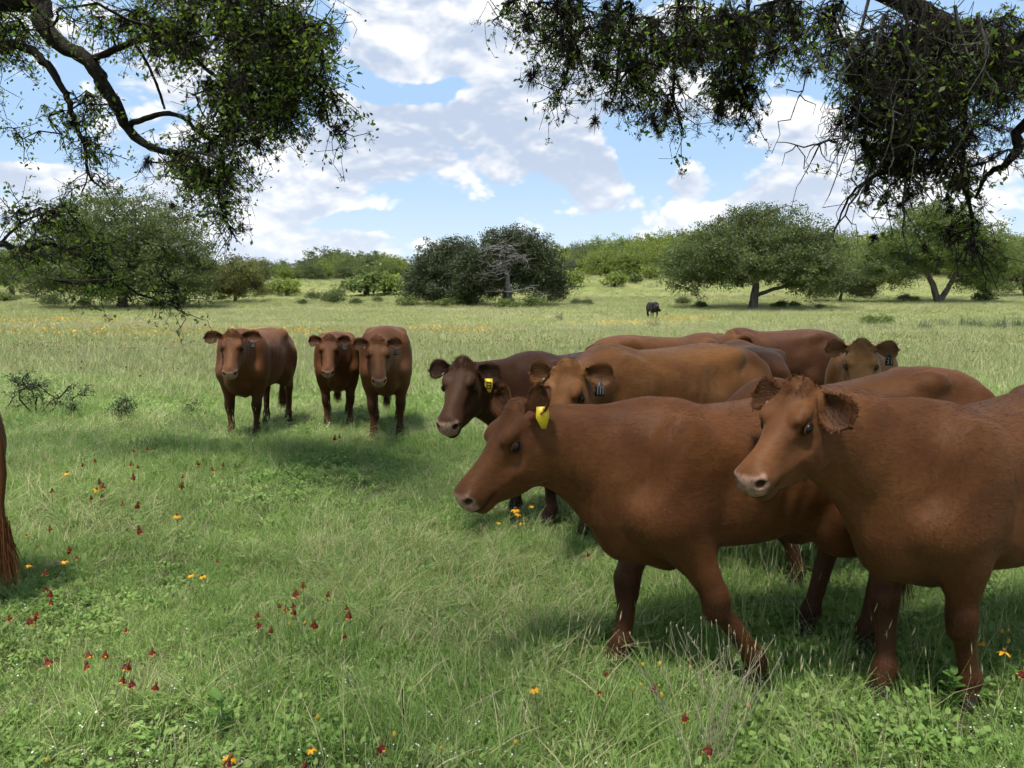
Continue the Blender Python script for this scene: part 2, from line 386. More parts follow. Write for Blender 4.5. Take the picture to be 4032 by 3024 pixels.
# hillside woods: a few prototypes, copied
def proto(leaf, seed, wide, tall, nm, label, group, n=340, bark=B_GREY):
    bl = [(0, 0, tall * .62, wide * .42, wide * .42, tall * .30)]
    for k in range(5):
        a = k * 2.51 + seed; bl.append((math.cos(a) * wide * .27, math.sin(a) * wide * .27, tall * (.42 + .10 * (k % 3)), wide * .27, wide * .27, tall * .22))
    for k in range(5):
        a = k * 1.26 + seed * 2; bl.append((math.cos(a) * wide * .34, math.sin(a) * wide * .34, tall * .20, wide * .22, wide * .22, tall * .20))
    return far_tree(nm, label, (0, 0, 0), [((0, 0, tall * .45), .2)], bl, leaf, bark, n, per=22, clump_r=.62, leaf_size=.34, group=group, shell=.45, minz=.15)
GW = 'woodland trees on the far hillside'
protos = [proto(LF_LIGHT, .3, 8, 6.5, 'woodland_tree', 'bright yellow green rounded tree in the hillside woods', GW),
          proto(LF_MID, 1.1, 8, 7.0, 'woodland_tree', 'mid green oak in the hillside woods', GW),
          proto(LF_LIGHT, 2.2, 9, 6.0, 'woodland_tree', 'bright yellow green rounded tree in the hillside woods', GW),
          proto(LF_GREY, 3.0, 7, 8.5, 'woodland_tree', 'grey green tall oak in the hillside woods', GW),
          proto(LF_MID, 4.4, 6.5, 6.5, 'woodland_tree', 'mid green oak in the hillside woods', GW),
          proto(LF_OAK, 5.2, 7.5, 6.5, 'woodland_tree', 'dark green oak in the hillside woods', GW)]
used = [False] * len(protos)
KN = ['bright yellow green woodland tree', 'mid green woodland oak', 'bright yellow green woodland tree', 'tall grey green woodland oak', 'mid green woodland oak', 'dark green woodland oak']
def place(protos_, used_, k, x, y, sc, sink=0.0):
    o = protos_[k] if not used_[k] else copy_tree(protos_[k]); used_[k] = True
    o.location = (x, y, float(terrain(x, y)) - sink); o.rotation_euler = (0, 0, rng.uniform(0, 6.28)); o.scale = (sc * rng.uniform(.9, 1.15), sc * rng.uniform(.9, 1.15), sc)
    return o
def woods_top(px):
    return -22 * (px > 2150) - 8 + np.interp(px, [-300, 300, 700, 900, 1150, 1300, 1450, 1600, 1800, 2150, 2300, 2500, 2700, 3100, 3400, 3700, 4300], [960, 960, 985, 1020, 1008, 985, 975, 1000, 985, 1000, 960, 930, 925, 900, 930, 930, 930])
def gap_name(px):
    for lim, nm in ((150, 'beyond the dome oak on its far flank'), (880, 'behind the dome oak'), (1250, 'just past the olive tree'), (1650, 'up to the juniper pair'), (2250, 'behind the juniper pair'), (2650, 'between the junipers and leaning oak'), (3350, 'behind the leaning oak'), (9999, 'behind the forked oak')):
        if px < lim: return nm
left_cols = [1, 5, 4, 1, 3, 5, 0]; right_cols = [0, 2, 0, 2, 1, 0, 3]
for row, (Y0, step) in enumerate(((150, 120), (163, 100), (180, 95), (200, 95), (225, 95))):
    px = -380 + row * 50
    while px < 4450:
        Y = Y0 + rng.uniform(-6, 6); x = (px - PW / 2) / FPX * Y
        if row == 0 and (1050 < px < 1620 or 2130 < px < 2450 or rng.random() < .25): px += step * .6; continue
        topz = CAM_H + (1185 - (woods_top(px) + (4 - row) * 16 + rng.uniform(-14, 26))) * Y / FPX
        hgt = np.clip(topz - terrain(x, Y), 3.5, 11.5)
        cols = left_cols if px < 2150 else right_cols; k = cols[rng.integers(len(cols))]
        base_h = (6.5, 7.0, 6.0, 8.5, 6.5, 6.5)[k] * .97
        o = place(protos, used, k, x, Y, hgt / base_h, .1); o['label'] = KN[k] + ', ' + gap_name(px); px += step * rng.uniform(.75, 1.25)
for k, u_ in enumerate(used):
    if not u_: place(protos, used, k, 60 + k * 9, 200, 1.0)
# shrubs scattered over the rising pasture
GS = 'low shrubs dotted over the rising pasture'
sh = [proto(LF_MID, .9, 2.2, 1.5, 'shrub', 'small mid green shrub on the rising pasture', GS, 36), proto(LF_LIGHT, 2.0, 2.4, 1.6, 'shrub', 'small bright green shrub on the rising pasture', GS, 36), proto(LF_OAK, 3.3, 1.9, 1.5, 'shrub', 'small dark green shrub on the rising pasture', GS, 36)]
for o in sh: o['category'] = 'shrub'
us = [False] * 3
for (px, py, k, hpx) in [(1130, 1165, 1, 60), (1070, 1160, 0, 45), (1235, 1180, 2, 30), (1310, 1195, 2, 48), (1440, 1165, 0, 90), (1520, 1160, 1, 75), (1400, 1200, 2, 26), (1190, 1200, 2, 22), (1485, 1190, 2, 22), (1330, 1168, 1, 30),
                         (1600, 1208, 0, 40), (1840, 1205, 0, 48), (2000, 1215, 0, 40), (2110, 1212, 0, 42), (2270, 1200, 2, 24), (2310, 1202, 2, 24), (2420, 1130, 1, 50), (2380, 1090, 1, 45), (2560, 1100, 1, 45), (2500, 1115, 0, 35), (2250, 1130, 1, 60),
                         (2690, 1200, 2, 30), (2760, 1212, 2, 26), (3070, 1212, 0, 28), (3130, 1210, 2, 24), (3230, 1215, 2, 18), (3560, 1185, 2, 26), (3870, 1190, 2, 40), (3600, 1190, 0, 22), (700, 1205, 0, 36), (620, 1210, 2, 30), (200, 1205, 2, 40), (20, 1190, 0, 40), (330, 1206, 2, 30), (1750, 1210, 0, 36)]:
    h_ = ground_hit(px, py)
    if h_ is None: continue
    o = place(sh, us, k, h_[0], h_[1], max(.25, hpx * h_[1] / FPX / 1.25), .05)
    o['label'] = ['small mid green shrub', 'small bright green shrub', 'small dark green shrub'][k] + ' on the pasture, ' + ('under the dome oak' if px < 800 else 'between the olive tree and junipers' if px < 1650 else 'at the foot of the junipers' if px < 2200 else 'up the slope beside the junipers' if px < 2650 else 'near the leaning oak' if px < 3400 else 'near the forked oak')
# ================================================================== the two live oaks that shade the camera
def moss_mesh(n=90, r=.085):
    """ball moss: a ball of thin curved leaves"""
    d = norm(rng.normal(size=(n, 3))); L = r * rng.uniform(.7, 1.25, n); sd = norm(np.cross(d, rng.normal(size=(n, 3)))) ; w = .0035
    a = d * .008; m_ = d * (L * .6)[:, None] + np.array([0, 0, .010]); e = d * L[:, None] + np.array([0, 0, -.02])
    V = np.stack([a - sd * w, a + sd * w, m_ + sd * w, m_ - sd * w, e + sd * w * .3, e - sd * w * .3], 1).reshape(-1, 3); k = np.arange(n)[:, None] * 6
    return np_mesh('ball_moss', V, np.concatenate([k + np.array([[0, 1, 2, 3]]), k + np.array([[3, 2, 4, 5]])]), False)
M_MOSS = bark_material('ball_moss', (.026, .022, .017), (.070, .060, .044), 30)
M_TWIG = bark_material('twig_lichen', (.07, .065, .055), (.19, .185, .16), 40)
MOSS = [moss_mesh(), moss_mesh(110, .10), moss_mesh(70, .065)]
for m_ in MOSS: m_.materials.append(M_MOSS)
def over_tree(label, trunk, limbs, masks, canopy, n_vis, moss_n, depth_of, leaf_n=70, canopy_n=0, tangles=(), pale=(), droop=.5, beads=0):
    """limbs: polylines of world points with radii; masks: (px,py,rx,ry,weight) foliage areas of the photo; canopy: box above the frame"""
    root = empty('live_oak', (trunk[0], trunk[1], 0)); tag(root, label, 'tree'); base = np.array([trunk[0], trunk[1], 0.0])
    mb = MB(); nodes = []; nrad = []
    for pts, r0, r1 in limbs:
        pts = np.array(pts, float); m_ = len(pts)
        s_ = np.linspace(0, 1, m_); q = np.linspace(0, 1, m_ * 4)
        fine = np.stack([hermite(s_, pts[:, i], q) for i in range(3)], 1); seg = np.linalg.norm(np.diff(fine, axis=0), axis=1).mean()
        fine[1:-1] += rng.normal(size=(len(fine) - 2, 3)) * seg * .05
        rd = np.linspace(r0, r1, len(fine)) * rng.uniform(.9, 1.1, len(fine))
        mb.add(*tube(fine - base, rd, 9)); nodes += list(fine); nrad += list(rd)
    # foliage centres
    W = np.array([a[4] * a[2] * a[3] for a in masks]); W = W / W.sum(); cl = []
    for k in rng.choice(len(masks), n_vis, p=W):
        x, y, rx, ry, _ = masks[k]; a = rng.uniform(0, 6.283); r_ = math.sqrt(rng.random())
        px, py = x + rx * r_ * math.cos(a), y + ry * r_ * math.sin(a); cl.append((P(px, py, depth_of(px, py) + rng.normal(0, .45)), 1))
    if canopy_n:
        k = 0
        while k < canopy_n:
            p = np.array([rng.uniform(*canopy[0]), rng.uniform(*canopy[1]), rng.uniform(*canopy[2])])
            if p[1] > .3:
                # stay clear of the view
                a = (p[2] - CAM_H - 1.1) / p[1]
                if a < math.tan(R(20.6)) and abs(p[0]) / p[1] < .85: continue
            cl.append((p, 0)); k += 1
    nodes = list(nodes); N = np.array(nodes); cl.sort(key=lambda c: np.min(np.linalg.norm(N - c[0], axis=1)))
    nodes_a = np.array(nodes); LV, LT = [], []; moss_pts = []; bead_pts = []
    for c, vis in cl:
        d = np.linalg.norm(nodes_a - c, axis=1) + .6 * np.maximum(0, c[2] - nodes_a[:, 2]) * vis; k = int(np.argmin(d)); L = np.linalg.norm(nodes_a[k] - c)
        q = wiggle(nodes_a[k], c, 6, .30, .06)
        r0 = min(.03, .007 + .014 * L) if vis else .03
        mb.add(*tube(q - base, np.linspace(r0, .005, 6), 5)); nodes_a = np.concatenate([nodes_a, q[2:]])
        if vis:
            # twigs with leaves
            for j in range(9):
                s2 = q[rng.integers(2, 6)]; e2 = s2 + norm(rng.normal(size=3) + np.array([0, 0, -droop])) * rng.uniform(.12, .40)
                tw = wiggle(s2, e2, 5, .35); mb.add(*tube(tw - base, np.linspace(.005, .002, 5), 3))
                bead_pts += list(tw[1:]); nl = int(leaf_n / 9 * rng.choice([.1, .5, 1.0, 1.9])); f = tw[rng.integers(1, 5, nl)]
                LV.append(f + rng.normal(size=(nl, 3)) * .035); LT.append(np.clip(rng.normal(.45, .25, nl), 0, 1))
            if rng.random() < .8: moss_pts.append(q[rng.integers(3, 6)])
            moss_pts.append(e2)
    obj('branch', mb.mesh('branch'), B_DARK, root)
    if beads:
        bp_ = np.array(bead_pts)[rng.choice(len(bead_pts), min(beads, len(bead_pts)), replace=False)] - base; nb = 30
        c = np.repeat(bp_, nb, 0); r_ = np.repeat(rng.uniform(.016, .036, len(bp_)), nb); d = norm(rng.normal(size=c.shape) + np.array([0, 0, -.3])); sd_ = norm(np.cross(d, rng.normal(size=c.shape))) * .0022
        c = c + rng.normal(size=c.shape) * .015; e = c + d * r_[:, None]; me = np_mesh('moss', np.stack([c - sd_, c + sd_, e + sd_ * .4, e - sd_ * .4], 1).reshape(-1, 3), np.arange(len(c) * 4).reshape(-1, 4), False)
        tag(obj('moss', me, M_MOSS, root), kind='stuff')
    lv = np.concatenate(LV); lt = np.concatenate(LT)
    V, Fq, tt = leaf_quads(lv - base, rng.uniform(.030, .058, len(lv)), .54, lt, .25)
    me = np_mesh('foliage', V, Fq, False); add_color(me, 'tint', np.repeat(tt[:, None], 3, 1)); tag(obj('foliage', me, LF_OVER, root), kind='stuff')
    if canopy_n:
        cc = np.array([c for c, vis in cl if not vis]); per = 42
        p = np.repeat(cc, per, 0) + rng.normal(size=(len(cc) * per, 3)) * np.array([.42, .42, .26])
        V, Fq, tt = leaf_quads(p - base, rng.uniform(.07, .15, len(p)), .6, np.clip(rng.normal(.45, .25, len(p)), 0, 1))
        me = np_mesh('crown', V, Fq, False); add_color(me, 'tint', np.repeat(tt[:, None], 3, 1)); tag(obj('crown', me, LF_OVER, root), kind='stuff')
    rng.shuffle(moss_pts)
    for p in moss_pts[:moss_n]:
        o = bpy.data.objects.new('ball_moss', MOSS[rng.integers(3)]); COL.objects.link(o); o.parent = root; o.location = tuple(np.asarray(p) - base)
        sc = rng.uniform(.35, .8); o.scale = (sc, sc, sc * rng.uniform(1, 1.6)); o.rotation_euler = (rng.normal(0, .3), rng.normal(0, .3), rng.uniform(0, 6))
    # big brown tangles of dead twigs
    for (px, py, Y, r_) in tangles:
        c = P(px, py, Y); tb = MB()
        for j in range(150):
            d0 = norm(rng.normal(size=3)) * r_ * np.array([.8, .8, 1.1]) * rng.random()**.5; e = d0 + rng.normal(size=3) * r_ * .55 + np.array([0, 0, -.25 * r_])
            tb.add(*tube(wiggle(d0, e, 5, .45), np.linspace(.0045, .0018, 5), 3))
        o = obj('twig_tangle', tb.mesh('twig_tangle'), M_MOSS, root, tuple(c - base)); tag(o, kind='stuff')
    for (a, b, Ya, Yb) in pale:
        q = wiggle(P(*a, Ya), P(*b, Yb), 12, .12); tb = MB(); tb.add(*tube(q - base, np.linspace(.011, .003, 12), 5))
        for j in range(7):
            s2 = q[rng.integers(2, 12)]; e2 = s2 + rng.normal(size=3) * .14 + np.array([0, 0, -.14]); tb.add(*tube(wiggle(s2, e2, 5, .3) - base, np.linspace(.005, .002, 5), 4))
        obj('bare_twig', tb.mesh('bare_twig'), M_TWIG, root)
    # trunk
    tb = MB(); tb.add(*tube([base * 0 + (0, 0, -.3), (0, 0, .5), (.1, .05, 1.6), (.15, .1, 2.7), (.15, .1, 3.6)], [.62, .46, .40, .38, .30], 14)); obj('trunk', tb.mesh('trunk'), B_DARK, root)
    return root
TL = (-8.2, 4.6); TR = (6.2, 3.6)
tl = lambda z: np.array([TL[0] + .15, TL[1] + .1, z]); tr_ = lambda z: np.array([TR[0] + .15, TR[1] + .1, z])
dl = lambda px, py: np.interp(px, [0, 500, 1400], [7.2, 7.0, 6.4]) + np.interp(py, [0, 700, 1250], [0, .4, 1.2])
dr = lambda px, py: np.interp(px, [1800, 3000, 4032], [6.6, 6.0, 5.2]) + np.interp(py, [0, 600, 1100], [0, .3, .9])
PL = lambda *pts: [P(a, b, dl(a, b)) for a, b in pts]
PR = lambda *pts: [P(a, b, dr(a, b)) for a, b in pts]
limbsL = [([tl(3.2), tl(3.5) * .6 + .4 * P(47, 0, 7.2)] + PL((47, 0), (157, 86), (235, 172), (345, 235), (407, 337), (470, 439), (501, 501), (564, 564), (650, 595), (752, 619), (800, 690)), 0.099, 0.018),
          (PL((345, 235), (400, 218), (470, 190), (540, 157), (600, 155), (670, 180), (750, 220), (810, 270), (870, 310), (960, 320), (1050, 330), (1150, 380)), 0.031, 0.010),
          (PL((501, 495), (560, 470), (640, 448), (720, 462), (770, 510), (850, 560), (880, 640), (860, 740), (880, 850), (930, 940)), 0.027, 0.007),
          ([tl(2.9), tl(2.9) * .5 + .5 * P(-60, 175, 7.2)] + PL((-60, 175), (100, 190), (170, 240), (240, 340), (280, 420), (300, 500), (335, 580), (345, 680), (400, 740)), 0.057, 0.008),
          (PL((530, 165), (590, 270), (630, 370), (648, 430)), 0.014, 0.010),
          ([tl(3.4), tl(3.9) * .5 + .5 * P(500, -250, 6.8)] + PL((500, -250), (750, -120), (900, 20), (1000, 150), (1080, 260), (1200, 320)), 0.083, 0.012),
          ([tl(2.2), tl(2.2) * .5 + .5 * P(-150, 940, 7.8)] + PL((-150, 940), (0, 960), (90, 985), (180, 960), (300, 1000), (420, 1080), (560, 1160), (680, 1210), (740, 1245)), 0.047, 0.005),
          (PL((0, 960), (60, 900), (140, 850), (260, 830), (330, 850)), 0.016, 0.006),
          ([tl(3.3), np.array([-5.5, 3.0, 6.0]), np.array([-2.5, 2.5, 7.2]), np.array([0, 3, 7.8])], 0.114, 0.036), ([tl(3.3), np.array([-6.5, 7.0, 6.0]), np.array([-4.5, 9.0, 7.0]), np.array([-2, 10, 7.4])], 0.104, 0.030),
          ([tl(3.3), np.array([-8.5, 2.0, 6.0]), np.array([-7.5, -1.0, 7.0])], 0.104, 0.036)]
masksL = [(900, 80, 330, 150, 1.5), (1130, 180, 150, 180, 1.5), (1230, 330, 100, 110, 1.0), (1000, 330, 190, 140, 1.3), (1060, 470, 150, 100, 1.1), (880, 560, 150, 110, 1.0), (800, 660, 120, 110, .8), (870, 760, 80, 110, .6), (930, 900, 70, 90, .45),
          (640, 120, 150, 120, .5), (430, 90, 130, 100, .6), (250, 50, 150, 60, .5), (90, 140, 110, 110, .7), (30, 80, 60, 120, .8), (330, 420, 80, 130, .35), (420, 600, 90, 120, .5), (330, 700, 60, 90, .25), (600, 650, 80, 80, .3), (1330, 540, 70, 80, .3), (15, 440, 30, 110, .6), (95, 530, 45, 30, .3),
          (60, 790, 70, 40, .7), (150, 860, 120, 50, .8), (300, 830, 80, 60, .8), (120, 960, 130, 60, .7), (330, 950, 130, 80, .7), (480, 1040, 120, 80, .6), (580, 1130, 120, 55, .4), (400, 1110, 130, 60, .5), (690, 1205, 70, 35, .3), (250, 1050, 120, 60, .5)]
over_tree('live oak whose crooked dark limbs and leafy sprays hang over the three facing cows', TL, limbsL, masksL, ((-12, 1.5), (-5.5, 9.2), (5.2, 8.6)), 340, 130, dl, leaf_n=62, droop=.8, beads=1300, canopy_n=560)
limbsR = [([tr_(3.2), tr_(3.6) * .4 + .6 * P(4150, 230, 5.1)] + PR((4150, 230), (4032, 240), (3900, 200), (3700, 90), (3400, -60), (3000, -110), (2700, -100), (2400, -90), (2150, -60), (2000, 10)), 0.124, 0.012),
          ([tr_(2.6), tr_(2.6) * .5 + .5 * P(4130, 470, 5.2)] + PR((4130, 470), (4010, 590), (3950, 650), (3890, 690), (3840, 780)), 0.056, 0.010),
          (PR((3700, 90), (3650, 300), (3600, 480), (3560, 640), (3430, 700), (3350, 770), (3290, 900)), 0.031, 0.006),
          (PR((3800, 180), (3800, 450), (3790, 680), (3830, 880), (3800, 1020)), 0.028, 0.005),
          (PR((2250, -75), (2240, 250), (2180, 400)), 0.015, 0.005), (PR((2450, -90), (2430, 300), (2400, 440)), 0.017, 0.005), (PR((2680, -100), (2650, 330), (2690, 520)), 0.017, 0.005), (PR((2950, -105), (2930, 300), (2910, 480)), 0.019, 0.005),
          ([tr_(3.3), np.array([4.2, 2.0, 6.2]), np.array([1.5, 1.5, 7.4])], 0.136, 0.036), ([tr_(3.3), np.array([5.0, 6.0, 6.2]), np.array([3.5, 8.5, 7.0]), np.array([1, 9.5, 7.4])], 0.124, 0.030), ([tr_(3.3), np.array([7.5, 1, 6.2]), np.array([7.0, -2, 7.2])], 0.124, 0.036)]
masksR = [(1960, 40, 110, 60, .7), (2130, 60, 130, 110, 1.0), (2230, 200, 85, 120, .8), (2180, 340, 45, 70, .6), (2400, 140, 160, 160, 1.3), (2420, 350, 80, 100, .8), (2560, 220, 100, 170, .9), (2650, 420, 55, 90, .6), (2750, 110, 180, 140, 1.2), (2900, 280, 100, 150, 1.0), (2940, 430, 60, 80, .8),
          (3000, 90, 150, 110, 1.0), (3200, 40, 160, 60, .7), (3400, 130, 200, 140, 1.0), (3550, 330, 180, 170, 1.0), (3440, 480, 110, 140, 1.1), (3700, 500, 140, 150, .9), (3800, 230, 200, 190, 1.3), (3960, 150, 90, 150, 1.4), (3600, 650, 110, 80, .8), (3500, 620, 110, 110, .8), (3420, 750, 80, 50, .5), (3330, 860, 45, 80, .35),
          (3800, 760, 100, 100, .6), (3830, 910, 55, 100, .45), (3770, 990, 50, 70, .35), (3960, 430, 50, 110, .6)]
over_tree('live oak thick with ball moss and dead twigs drooping over the cattle bunch', TR, limbsR, masksR, ((-2.5, 11), (-5.5, 9.2), (5.0, 8.6)), 270, 200, dr, leaf_n=38, canopy_n=560, droop=1.5, beads=2900,
          tangles=[(3470, 330, 5.4, .22), (3600, 300, 5.3, .24), (3620, 470, 5.3, .22), (3720, 560, 5.4, .2), (3560, 640, 5.6, .16), (3500, 180, 5.4, .2), (3340, 480, 5.6, .16), (3650, 140, 5.3, .2)],
          pale=[((3330, 20), (3130, 420), 5.2, 5.4), ((3420, 0), (3330, 560), 4.9, 5.0), ((3560, 0), (3610, 520), 4.7, 4.9), ((3640, 30), (3520, 620), 4.7, 5.0), ((3850, 60), (3900, 480), 4.6, 4.7), ((3480, 60), (3350, 700), 5.0, 5.2), ((3760, 20), (3640, 760), 4.8, 5.0), ((3300, 560), (3060, 560), 5.6, 5.8), ((3420, 700), (3230, 930), 5.6, 5.9), ((3560, 700), (3580, 1010), 5.4, 5.6)])
# ================================================================== cattle
class Field:
    """signed distance field on a rectilinear grid; parts are blended in and out locally"""
    def __init__(s, xs, ys, zs):
        s.ax = (xs, ys, zs); s.D = np.full((len(xs), len(ys), len(zs)), 0.6, np.float32)
    def block(s, lo, hi):
        sl = []
        for a, l, h in zip(s.ax, lo, hi):
            i = max(0, np.searchsorted(a, l) - 1); j = min(len(a), np.searchsorted(a, h) + 1)
            if j - i < 2: return None
            sl.append(slice(i, j))
        g = [s.ax[0][sl[0]][:, None, None], s.ax[1][sl[1]][None, :, None], s.ax[2][sl[2]][None, None, :]]
        return tuple(sl), g
    def blend(s, sl, d, k, sub=False):
        D = s.D[sl]
        if sub:
            h = np.clip(0.5 - 0.5 * (D + d) / k, 0, 1); s.D[sl] = D * (1 - h) - d * h + k * h * (1 - h)
        else:
            h = np.clip(0.5 + 0.5 * (D - d) / k, 0, 1); s.D[sl] = D * (1 - h) + d * h - k * h * (1 - h)
    def cone(s, a, b, ra, rb, k=0.05, sy=1.0, sub=False):
        """round cone a->b; sy<1 flattens it sideways"""
        a = np.asarray(a, float); b = np.asarray(b, float); m_ = max(ra, rb) + k + 0.03
        r = s.block(np.minimum(a, b) - m_, np.maximum(a, b) + m_)
        if r is None: return
        sl, g = r; ab = b - a; sc = np.array([1, 1 / sy, 1]); A = ab * sc; L = A @ A + 1e-9
        q = [(g[i] - a[i]) * sc[i] for i in range(3)]
        t = np.clip((q[0] * A[0] + q[1] * A[1] + q[2] * A[2]) / L, 0, 1)
        d = np.sqrt((q[0] - t * A[0])**2 + (q[1] - t * A[1])**2 + (q[2] - t * A[2])**2) - (ra + (rb - ra) * t)
        s.blend(sl, (d * (0.5 + 0.5 * sy)).astype(np.float32), k, sub)
    def ell(s, c, r, M=None, k=0.05, sub=False):
        c = np.asarray(c, float); r = np.asarray(r, float); m_ = max(r) + k + 0.03
        q = s.block(c - m_, c + m_)
        if q is None: return
        sl, g = q; p = [g[i] - c[i] for i in range(3)]
        if M is not None: p = [p[0] * M[i][0] + p[1] * M[i][1] + p[2] * M[i][2] for i in range(3)]
        k0 = np.sqrt((p[0] / r[0])**2 + (p[1] / r[1])**2 + (p[2] / r[2])**2)
        k1 = np.sqrt((p[0] / r[0]**2)**2 + (p[1] / r[1]**2)**2 + (p[2] / r[2]**2)**2) + 1e-6
        s.blend(sl, (k0 * (k0 - 1) / k1).astype(np.float32), k, sub)
    def loft(s, st, O=None, M=None, n=2.2, k=0.05, taper=0.0):
        """st rows: x, top, bottom, half width. taper narrows the lower half"""
        st = np.asarray(st, float); xs = st[:, 0]
        lo = np.array([xs[0], -st[:, 3].max(), st[:, 2].min()]); hi = np.array([xs[-1], st[:, 3].max(), st[:, 1].max()])
        if O is None: O = np.zeros(3); M = np.eye(3)
        cor = np.array([[a, b, c] for a in (lo[0], hi[0]) for b in (lo[1], hi[1]) for c in (lo[2], hi[2])]) @ M + O
        r = s.block(cor.min(0) - k - 0.03, cor.max(0) + k + 0.03)
        if r is None: return
        sl, g = r; p = [g[i] - O[i] for i in range(3)]
        x, y, z = [p[0] * M[i][0] + p[1] * M[i][1] + p[2] * M[i][2] for i in range(3)]
        xq = np.linspace(xs[0], xs[-1], 300)
        T, B, Wd = [np.interp(x, xq, hermite(xs, st[:, i], xq)) for i in (1, 2, 3)]
        hh = np.maximum((T - B) / 2, 0.004); c = (T + B) / 2; w = np.maximum(Wd, 0.004)
        zz = (z - c) / hh
        if taper: w = w * (1 - taper * np.clip(-zz, 0, 1.2))
        q = (np.abs(y / w)**n + np.abs(zz)**n)**(1.0 / n)
        d = (q - 1) * np.minimum(w, hh) * 0.9
        d = np.maximum(d, np.maximum(xs[0] - x, x - xs[-1]))
        s.blend(sl, d.astype(np.float32), k)
    def mesh(s, smooth=2):
        D = s.D; xs, ys, zs = s.ax; nx, ny, nz = D.shape
        sg = D < 0
        mixc = np.zeros((nx - 1, ny - 1, nz - 1), np.int8)
        for i in (0, 1):
            for j in (0, 1):
                for k in (0, 1): mixc += sg[i:nx - 1 + i, j:ny - 1 + j, k:nz - 1 + k]
        act = (mixc > 0) & (mixc < 8); I = np.argwhere(act)
        idx = np.full(act.shape, -1, np.int32); idx[act] = np.arange(len(I))
        acc = np.zeros((len(I), 3)); cnt = np.zeros(len(I))
        corner = lambda c: I + np.array(c)
        cs = [(i, j, k) for i in (0, 1) for j in (0, 1) for k in (0, 1)]
        pos = lambda q: np.stack([xs[q[:, 0]], ys[q[:, 1]], zs[q[:, 2]]], 1)
        for a in cs:
            for b in cs:
                if sum(b) - sum(a) == 1 and all(y_ >= x_ for x_, y_ in zip(a, b)):
                    qa, qb = corner(a), corner(b); da = D[tuple(qa.T)].astype(float); db = D[tuple(qb.T)].astype(float)
                    cr = (da < 0) != (db < 0); t = np.where(cr, da / np.where(cr, da - db, 1), 0)
                    acc += np.where(cr[:, None], pos(qa) * (1 - t[:, None]) + pos(qb) * t[:, None], 0); cnt += cr
        V = acc / cnt[:, None]; Fq = []
        for ax in range(3):
            o1, o2 = [(1, 2), (2, 0), (0, 1)][ax]
            a = [slice(None)] * 3; b = [slice(None)] * 3; a[ax] = slice(0, -1); b[ax] = slice(1, None)
            ch = sg[tuple(a)] != sg[tuple(b)]; E = np.argwhere(ch); fl = sg[tuple(a)][ch]
            E, fl = E[(E[:, o1] > 0) & (E[:, o2] > 0)], fl[(E[:, o1] > 0) & (E[:, o2] > 0)]
            mx = np.array(act.shape); okk = np.all(E < mx, 1); E, fl = E[okk], fl[okk]
            e1 = np.zeros(3, int); e1[o1] = 1; e2 = np.zeros(3, int); e2[o2] = 1
            q = np.stack([idx[tuple((E - e1 - e2).T)], idx[tuple((E - e2).T)], idx[tuple(E.T)], idx[tuple((E - e1).T)]], 1)
            q[~fl] = q[~fl][:, ::-1]; Fq.append(q)
        Fq = np.concatenate(Fq); Fq = Fq[(Fq >= 0).all(1)]
        # laplacian smoothing
        ed = np.concatenate([Fq[:, [0, 1]], Fq[:, [1, 2]], Fq[:, [2, 3]], Fq[:, [3, 0]]])
        for it in range(smooth):
            sm = np.zeros_like(V); c2 = np.zeros(len(V))
            for q in range(3):
                sm[:, q] = np.bincount(ed[:, 0], V[ed[:, 1], q], len(V)) + np.bincount(ed[:, 1], V[ed[:, 0], q], len(V))
            c2 = np.bincount(ed[:, 0], minlength=len(V)) + np.bincount(ed[:, 1], minlength=len(V))
            V = V + 0.55 * (sm / np.maximum(c2, 1)[:, None] - V)
        return V, Fq

